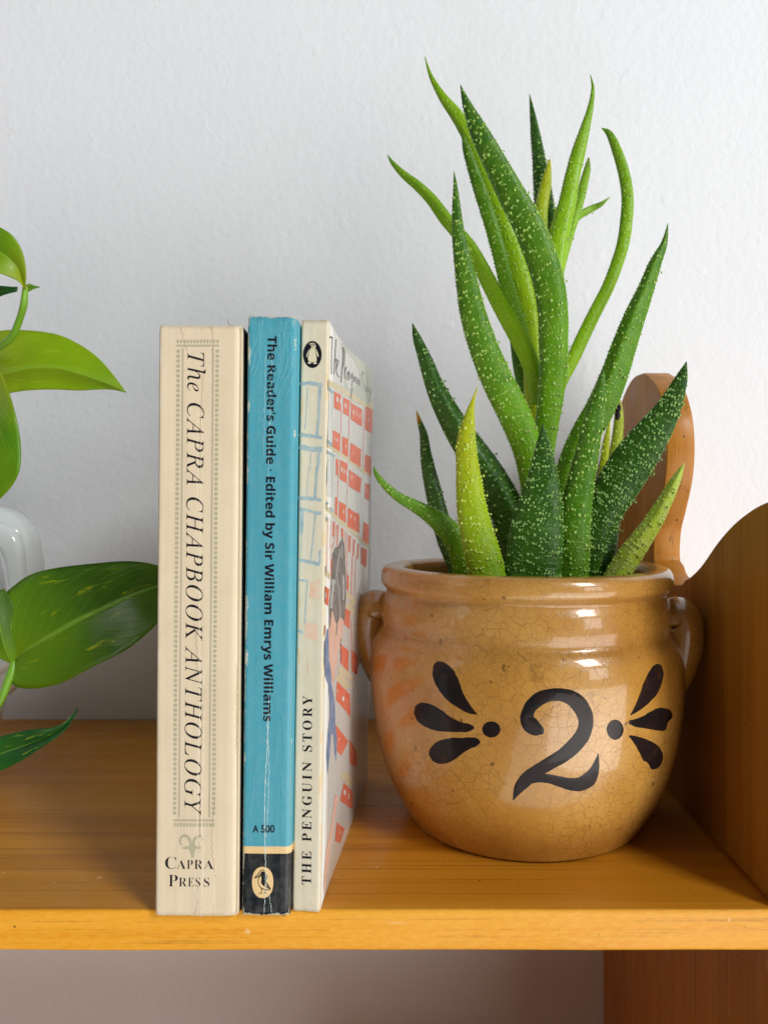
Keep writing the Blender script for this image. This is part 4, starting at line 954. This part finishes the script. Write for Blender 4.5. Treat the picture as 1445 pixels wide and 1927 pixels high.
leaf([(1135, 696, 1), (1130, 731, 18), (1119, 774, 31), (1111, 818, 39), (1102, 862, 45), (1093, 905, 50), (1085, 949, 56), (1080, 992, 60), (1078, 1036, 62), (1075, 1090, 60)], 46, 48, FG, T_M, 1.0, .44, rows=2.7)
leaf([(1021, 795, 1), (1021, 822, 17), (1022, 844, 31), (1022, 888, 52), (1019, 923, 70), (1015, 957, 86), (1010, 992, 97), (1006, 1036, 103), (1002, 1090, 104)], 46, 44, DG, T_D, 1.3, .38, rows=2.0, hf=.19)
leaf([(899, 725, 1), (891, 750, 6), (885, 774, 15), (879, 809, 30), (877, 844, 38), (880, 883, 44), (884, 927, 52), (890, 970, 58), (900, 1014, 64), (910, 1053, 69), (919, 1095, 70)], 44, 46, YG, T_Y, 1.0, .42, rows=2.5)
# shrivelled black tip of the thin lime leaf at the rear
bm_v, bm_f = [], []
for k in range(9):
    q = P(1162+random.uniform(-4, 3), 762+k*3.2, 94.5+random.uniform(-1, 1)); add_ico(bm_v, bm_f, q, Vector((0, 0, 1)), .7+.5*random.random(), 1.4)
obj('withered_tip', bm_v, bm_f, M_BLACKTIP, aloe, off=AO)

# ------------------------------------------------------------------ the white jug on the left
jug_o = Vector(P(-175, 1400, 120)); jug_o.z = 0; jug_o.y = 118
jug = thing('ceramic_jug', 'white glazed ceramic jug with a thick rounded handle, at the left end of the shelf', 'jug', jug_o)
JR = 48.0; jx = (2-VX)*(D+118)/F-JR-1.0; jug_o2 = Vector((jx, 118, 0)); jug.location = jug_o2*K
def lathe(name, prof, c, mat, parent, n=72):
    vs, fs = [], []; m = len(prof)
    for j in range(n):
        a = 2*math.pi*j/n
        for r, z in prof: vs.append((c.x+r*math.cos(a), c.y+r*math.sin(a), z))
    for j in range(n):
        k = (j+1) % n
        for i in range(m-1): fs.append((j*m+i, k*m+i, k*m+i+1, j*m+i+1))
    o = obj(name, vs, fs, mat, parent, off=c); fix_normals(o); return o
lathe('body', cr([(0, .6), (30, .6), (34, 1.5), (42, 15), (47.5, 40), (48, 62), (45, 88), (41.5, 105), (41.5, 118), (43, 124), (41, 125), (39.5, 118), (40, 100), (44, 75), (44, 40), (20, 8), (0, 6)], 120), jug_o2, M_CERAMIC, jug)
def sweep(name, path, secs, mat, parent, off, m=28, flat=1.0):
    "path: 3-D points with half width (in picture plane) and half depth"
    vs, fs = [], []; n = len(path)
    for i, (x, y, z, hw, hd) in enumerate(path):
        a, b = path[max(0, i-1)], path[min(n-1, i+1)]
        T = Vector((b[0]-a[0], b[1]-a[1], b[2]-a[2])).normalized(); U = T.cross(Vector((0, -1, 0))).normalized(); N = U.cross(T).normalized()
        for k in range(m):
            t = 2*math.pi*k/m; u, v = secs(t)
            q = Vector((x, y, z))+U*u*hw+N*v*hd; vs.append(q)
    for i in range(n-1):
        for k in range(m): fs.append((i*m+k, i*m+(k+1) % m, (i+1)*m+(k+1) % m, (i+1)*m+k))
    fs.append(tuple(range(m))); fs.append(tuple((n-1)*m+k for k in range(m)))
    o = obj(name, vs, fs, mat, parent, off=off); fix_normals(o); return o
def pp3(pts, n):
    return cr([(*P(a, b, y), hw*(D+y)/F, hd) for a, b, y, hw, hd in pts], n)
# cr measures on the first two coordinates only, so give it picture-plane points
def path_px(pts, n):
    out = []
    for a, b, y, hw, hd in cr([tuple(map(float, p)) for p in pts], n):
        q = P(a, b, y); out.append((q.x, q.y, q.z, hw*(D+y)/F, hd))
    return out
rnd_sec = lambda t: (math.copysign(abs(math.cos(t))**.75, math.cos(t)), math.copysign(abs(math.sin(t))**.75, math.sin(t)))
sweep('handle', path_px([(-70, 985, 118, 34, 10), (-30, 988, 118, 36, 10), (5, 992, 118, 37, 10), (32, 1010, 118, 33, 10), (46, 1045, 118, 27, 10), (52, 1090, 118, 25, 10), (54, 1140, 118, 24, 10), (50, 1200, 118, 23, 10), (34, 1250, 118, 23, 10), (0, 1290, 118, 24, 10), (-50, 1310, 118, 24, 9)], 60), rnd_sec, M_CERAMIC, jug, jug_o2)
hb = sweep('handle_bead', path_px([(-60, 1005, 107, 21, 4), (-10, 1006, 107, 22, 4), (14, 1013, 107, 21, 4), (28, 1035, 107, 17, 4), (34, 1070, 107, 14, 4), (38, 1120, 107, 13, 4), (38, 1190, 107, 12, 4), (20, 1240, 107, 12, 4), (-40, 1280, 107, 12, 4)], 50), rnd_sec, M_CERAMIC, jug, jug_o2)

# ------------------------------------------------------------------ the pothos
PO = Vector((jx, 118, 118))
pothos = thing('pothos_plant', 'trailing pothos with lime and dark green leaves hanging over the shelf by the left edge', 'plant', PO)
def pleaf(top, bot, mid, ys, mat, fold=3.0, cup=0.0, n=44, name='leaf', label=None, wav=.6):
    "outline halves and midrib in pixels (base to tip); ys = depth at base, middle, tip"
    T, B_, M_ = (cr([tuple(map(float, p)) for p in q], n) for q in (top, bot, mid)); h = 9
    vs, fs, uv = [], [], []
    for i in range(n):
        t = i/(n-1); y = ys[0]*(1-t)*(1-2*t)+ys[1]*4*t*(1-t)+ys[2]*t*(2*t-1)
        for k in range(-h, h+1):
            s = abs(k)/h; e = T[i] if k > 0 else B_[i]
            x, yy = M_[i][0]+(e[0]-M_[i][0])*s, M_[i][1]+(e[1]-M_[i][1])*s
            dep = y-fold*s*(2-s)*math.sin(math.pi*min(1, t*.9+.08))+cup*s*s+wav*noise.noise(Vector((x*.03, yy*.03, ys[0])))*s
            vs.append(P(x, yy, dep)); uv.append((t, .5+.5*k/h))
    m = 2*h+1
    for i in range(n-1):
        for k in range(m-1): fs.append((i*m+k, i*m+k+1, (i+1)*m+k+1, (i+1)*m+k))
    o = obj(name, vs, fs, mat, pothos, uvs=uv, off=PO, label=label); fix_normals(o)
    if sum(p.normal.y for p in o.data.polygons) > 0: o.data.flip_normals()
    sd = o.modifiers.new('thickness', 'SOLIDIFY'); sd.thickness = .45*K; sd.offset = 0
    return o
def pstem(pts, name='stem'):
    return sweep(name, path_px([(a, b, y, w, w*(D+y)/F) for a, b, y, w in pts], 40), lambda t: (math.cos(t), math.sin(t)), M_STEM, pothos, PO, 14)
# lower lime leaf pointing right
pleaf([(-70, 690), (-40, 640), (0, 623), (55, 622), (110, 630), (150, 648), (185, 673), (212, 703), (238, 738)], [(-70, 690), (-50, 730), (0, 741), (50, 735), (100, 733), (150, 735), (190, 733), (215, 734), (238, 739)],
      [(-70, 690), (-30, 712), (5, 704), (50, 692), (100, 690), (140, 698), (180, 712), (212, 725), (238, 738)], (70, 62, 66), PL_L, fold=-5, label='bright lime pothos leaf pointing right')
# hanging leaf at the frame's edge
pleaf([(-30, 690), (0, 698), (17, 738), (30, 780), (38, 822), (40, 852), (37, 885), (24, 914), (-2, 942)], [(-30, 690), (-60, 730), (-75, 780), (-80, 830), (-76, 870), (-60, 905), (-45, 925), (-25, 938), (-4, 943)],
      [(-30, 690), (-28, 730), (-26, 770), (-22, 810), (-20, 850), (-16, 880), (-12, 905), (-7, 928), (-3, 942)], (40, 30, 38), PL_M, fold=3)
# upper leaf, its tip off to the left
pleaf([(48, 545), (50, 510), (43, 474), (26, 445), (0, 427), (-30, 415), (-60, 412), (-90, 418), (-120, 430)], [(48, 545), (36, 530), (18, 521), (0, 515), (-30, 508), (-60, 495), (-85, 478), (-105, 455), (-120, 432)],
      [(48, 545), (38, 510), (22, 490), (0, 474), (-30, 460), (-60, 452), (-85, 445), (-105, 438), (-120, 431)], (44, 38, 48), PL_M, fold=2.5)
pleaf([(44, 540), (55, 534), (64, 537), (75, 540)], [(44, 552), (54, 549), (62, 545), (75, 540)], [(44, 546), (55, 541), (64, 540), (75, 540)], (60, 60, 62), PL_M, fold=.5, n=14)
pleaf([(-60, 528), (-20, 534), (5, 538), (34, 540)], [(-60, 575), (-20, 568), (5, 556), (33, 549)], [(-60, 552), (-20, 552), (5, 549), (33, 545)], (66, 64, 62), PL_X, fold=1, n=20)
# big leaf whose tip passes behind the cream book
pleaf([(24, 1246), (-4, 1190), (0, 1133), (30, 1100), (62, 1080), (105, 1069), (170, 1061), (240, 1056), (290, 1062), (325, 1078), (352, 1102)],
      [(24, 1246), (16, 1268), (30, 1291), (62, 1296), (105, 1289), (140, 1274), (185, 1250), (232, 1227), (272, 1197), (310, 1158), (352, 1103)],
      [(24, 1246), (36, 1236), (50, 1224), (80, 1206), (115, 1186), (150, 1166), (190, 1147), (235, 1126), (275, 1110), (312, 1100), (352, 1102)], (58, 44, 60), PL_D, fold=-3.2, label='broad dark pothos leaf reaching behind the cream book')
pleaf([(26, 1250), (-2, 1236), (-30, 1200), (-40, 1160), (-20, 1125), (6, 1108)], [(26, 1250), (38, 1222), (36, 1190), (30, 1150), (20, 1125), (8, 1108)], [(26, 1250), (12, 1222), (4, 1190), (0, 1160), (0, 1130), (7, 1108)], (57, 50, 48), PL_D, fold=-1.5, n=24)
# lowest leaf, deep green with yellow streaks, over the shelf
pleaf([(-60, 1405), (-20, 1393), (20, 1381), (60, 1373), (100, 1369), (122, 1359), (135, 1346), (147, 1333)], [(-60, 1440), (-20, 1455), (10, 1447), (45, 1429), (82, 1405), (110, 1386), (132, 1364), (147, 1335)],
      [(-60, 1420), (-20, 1424), (20, 1412), (60, 1398), (96, 1383), (118, 1370), (134, 1354), (147, 1334)], (40, 34, 36), PL_X, fold=2.0, label='deep green pothos leaf with yellow streaks over the shelf')
pstem([(48, 540, 44, 4.5), (46, 570, 46, 6.5), (38, 600, 50, 6.5), (24, 632, 54, 6.5), (0, 652, 58, 6.5), (-40, 668, 66, 6.5), (-90, 690, 80, 7)])
pstem([(30, 1240, 58, 8), (24, 1262, 56, 9), (14, 1288, 54, 8), (2, 1318, 52, 7), (-20, 1350, 52, 7), (-60, 1370, 56, 7)])
pstem([(-90, 690, 80, 7), (-110, 760, 95, 7), (-130, 860, 108, 7), (-150, 960, 114, 7), (-165, 1020, 116, 7)])
pstem([(-60, 1370, 56, 7), (-130, 1330, 66, 7), (-190, 1200, 84, 7), (-210, 1050, 96, 7), (-215, 920, 104, 7), (-205, 900, 110, 7), (-190, 930, 116, 7), (-180, 1010, 118, 7)])
pstem([(-65, 700, 72, 6), (-85, 705, 76, 6), (-105, 740, 92, 6)])
pstem([(-30, 692, 40, 5), (-42, 686, 56, 5), (-90, 690, 78, 5)])

# ------------------------------------------------------------------ stray hair and lint
M_HAIR = mat_plain('fine_brown_hair', (0.16, 0.07, 0.04), .5)
M_LINT = mat_plain('pale_lint', (0.75, 0.62, 0.42), .9)
def fibre(name, label, cat, pts, mat, r_=.09):
    base = P(*pts[0][:3]); o = sweep(name, [(q.x, q.y, q.z, r_, r_) for q in (P(*p[:3]) for p in cr([tuple(map(float, p)) for p in pts], 24))], lambda t: (math.cos(t), math.sin(t)), mat, None, base, 6)
    o.location = base*K; o['label'] = label; o['category'] = cat
fibre('hair', 'short curled brown hair sticking up from the top of the cream book', 'hair', [(436, 614, -1.2), (430, 608, -1.4), (429, 604, -1.6), (432, 601, -1.8)], M_HAIR, .07)
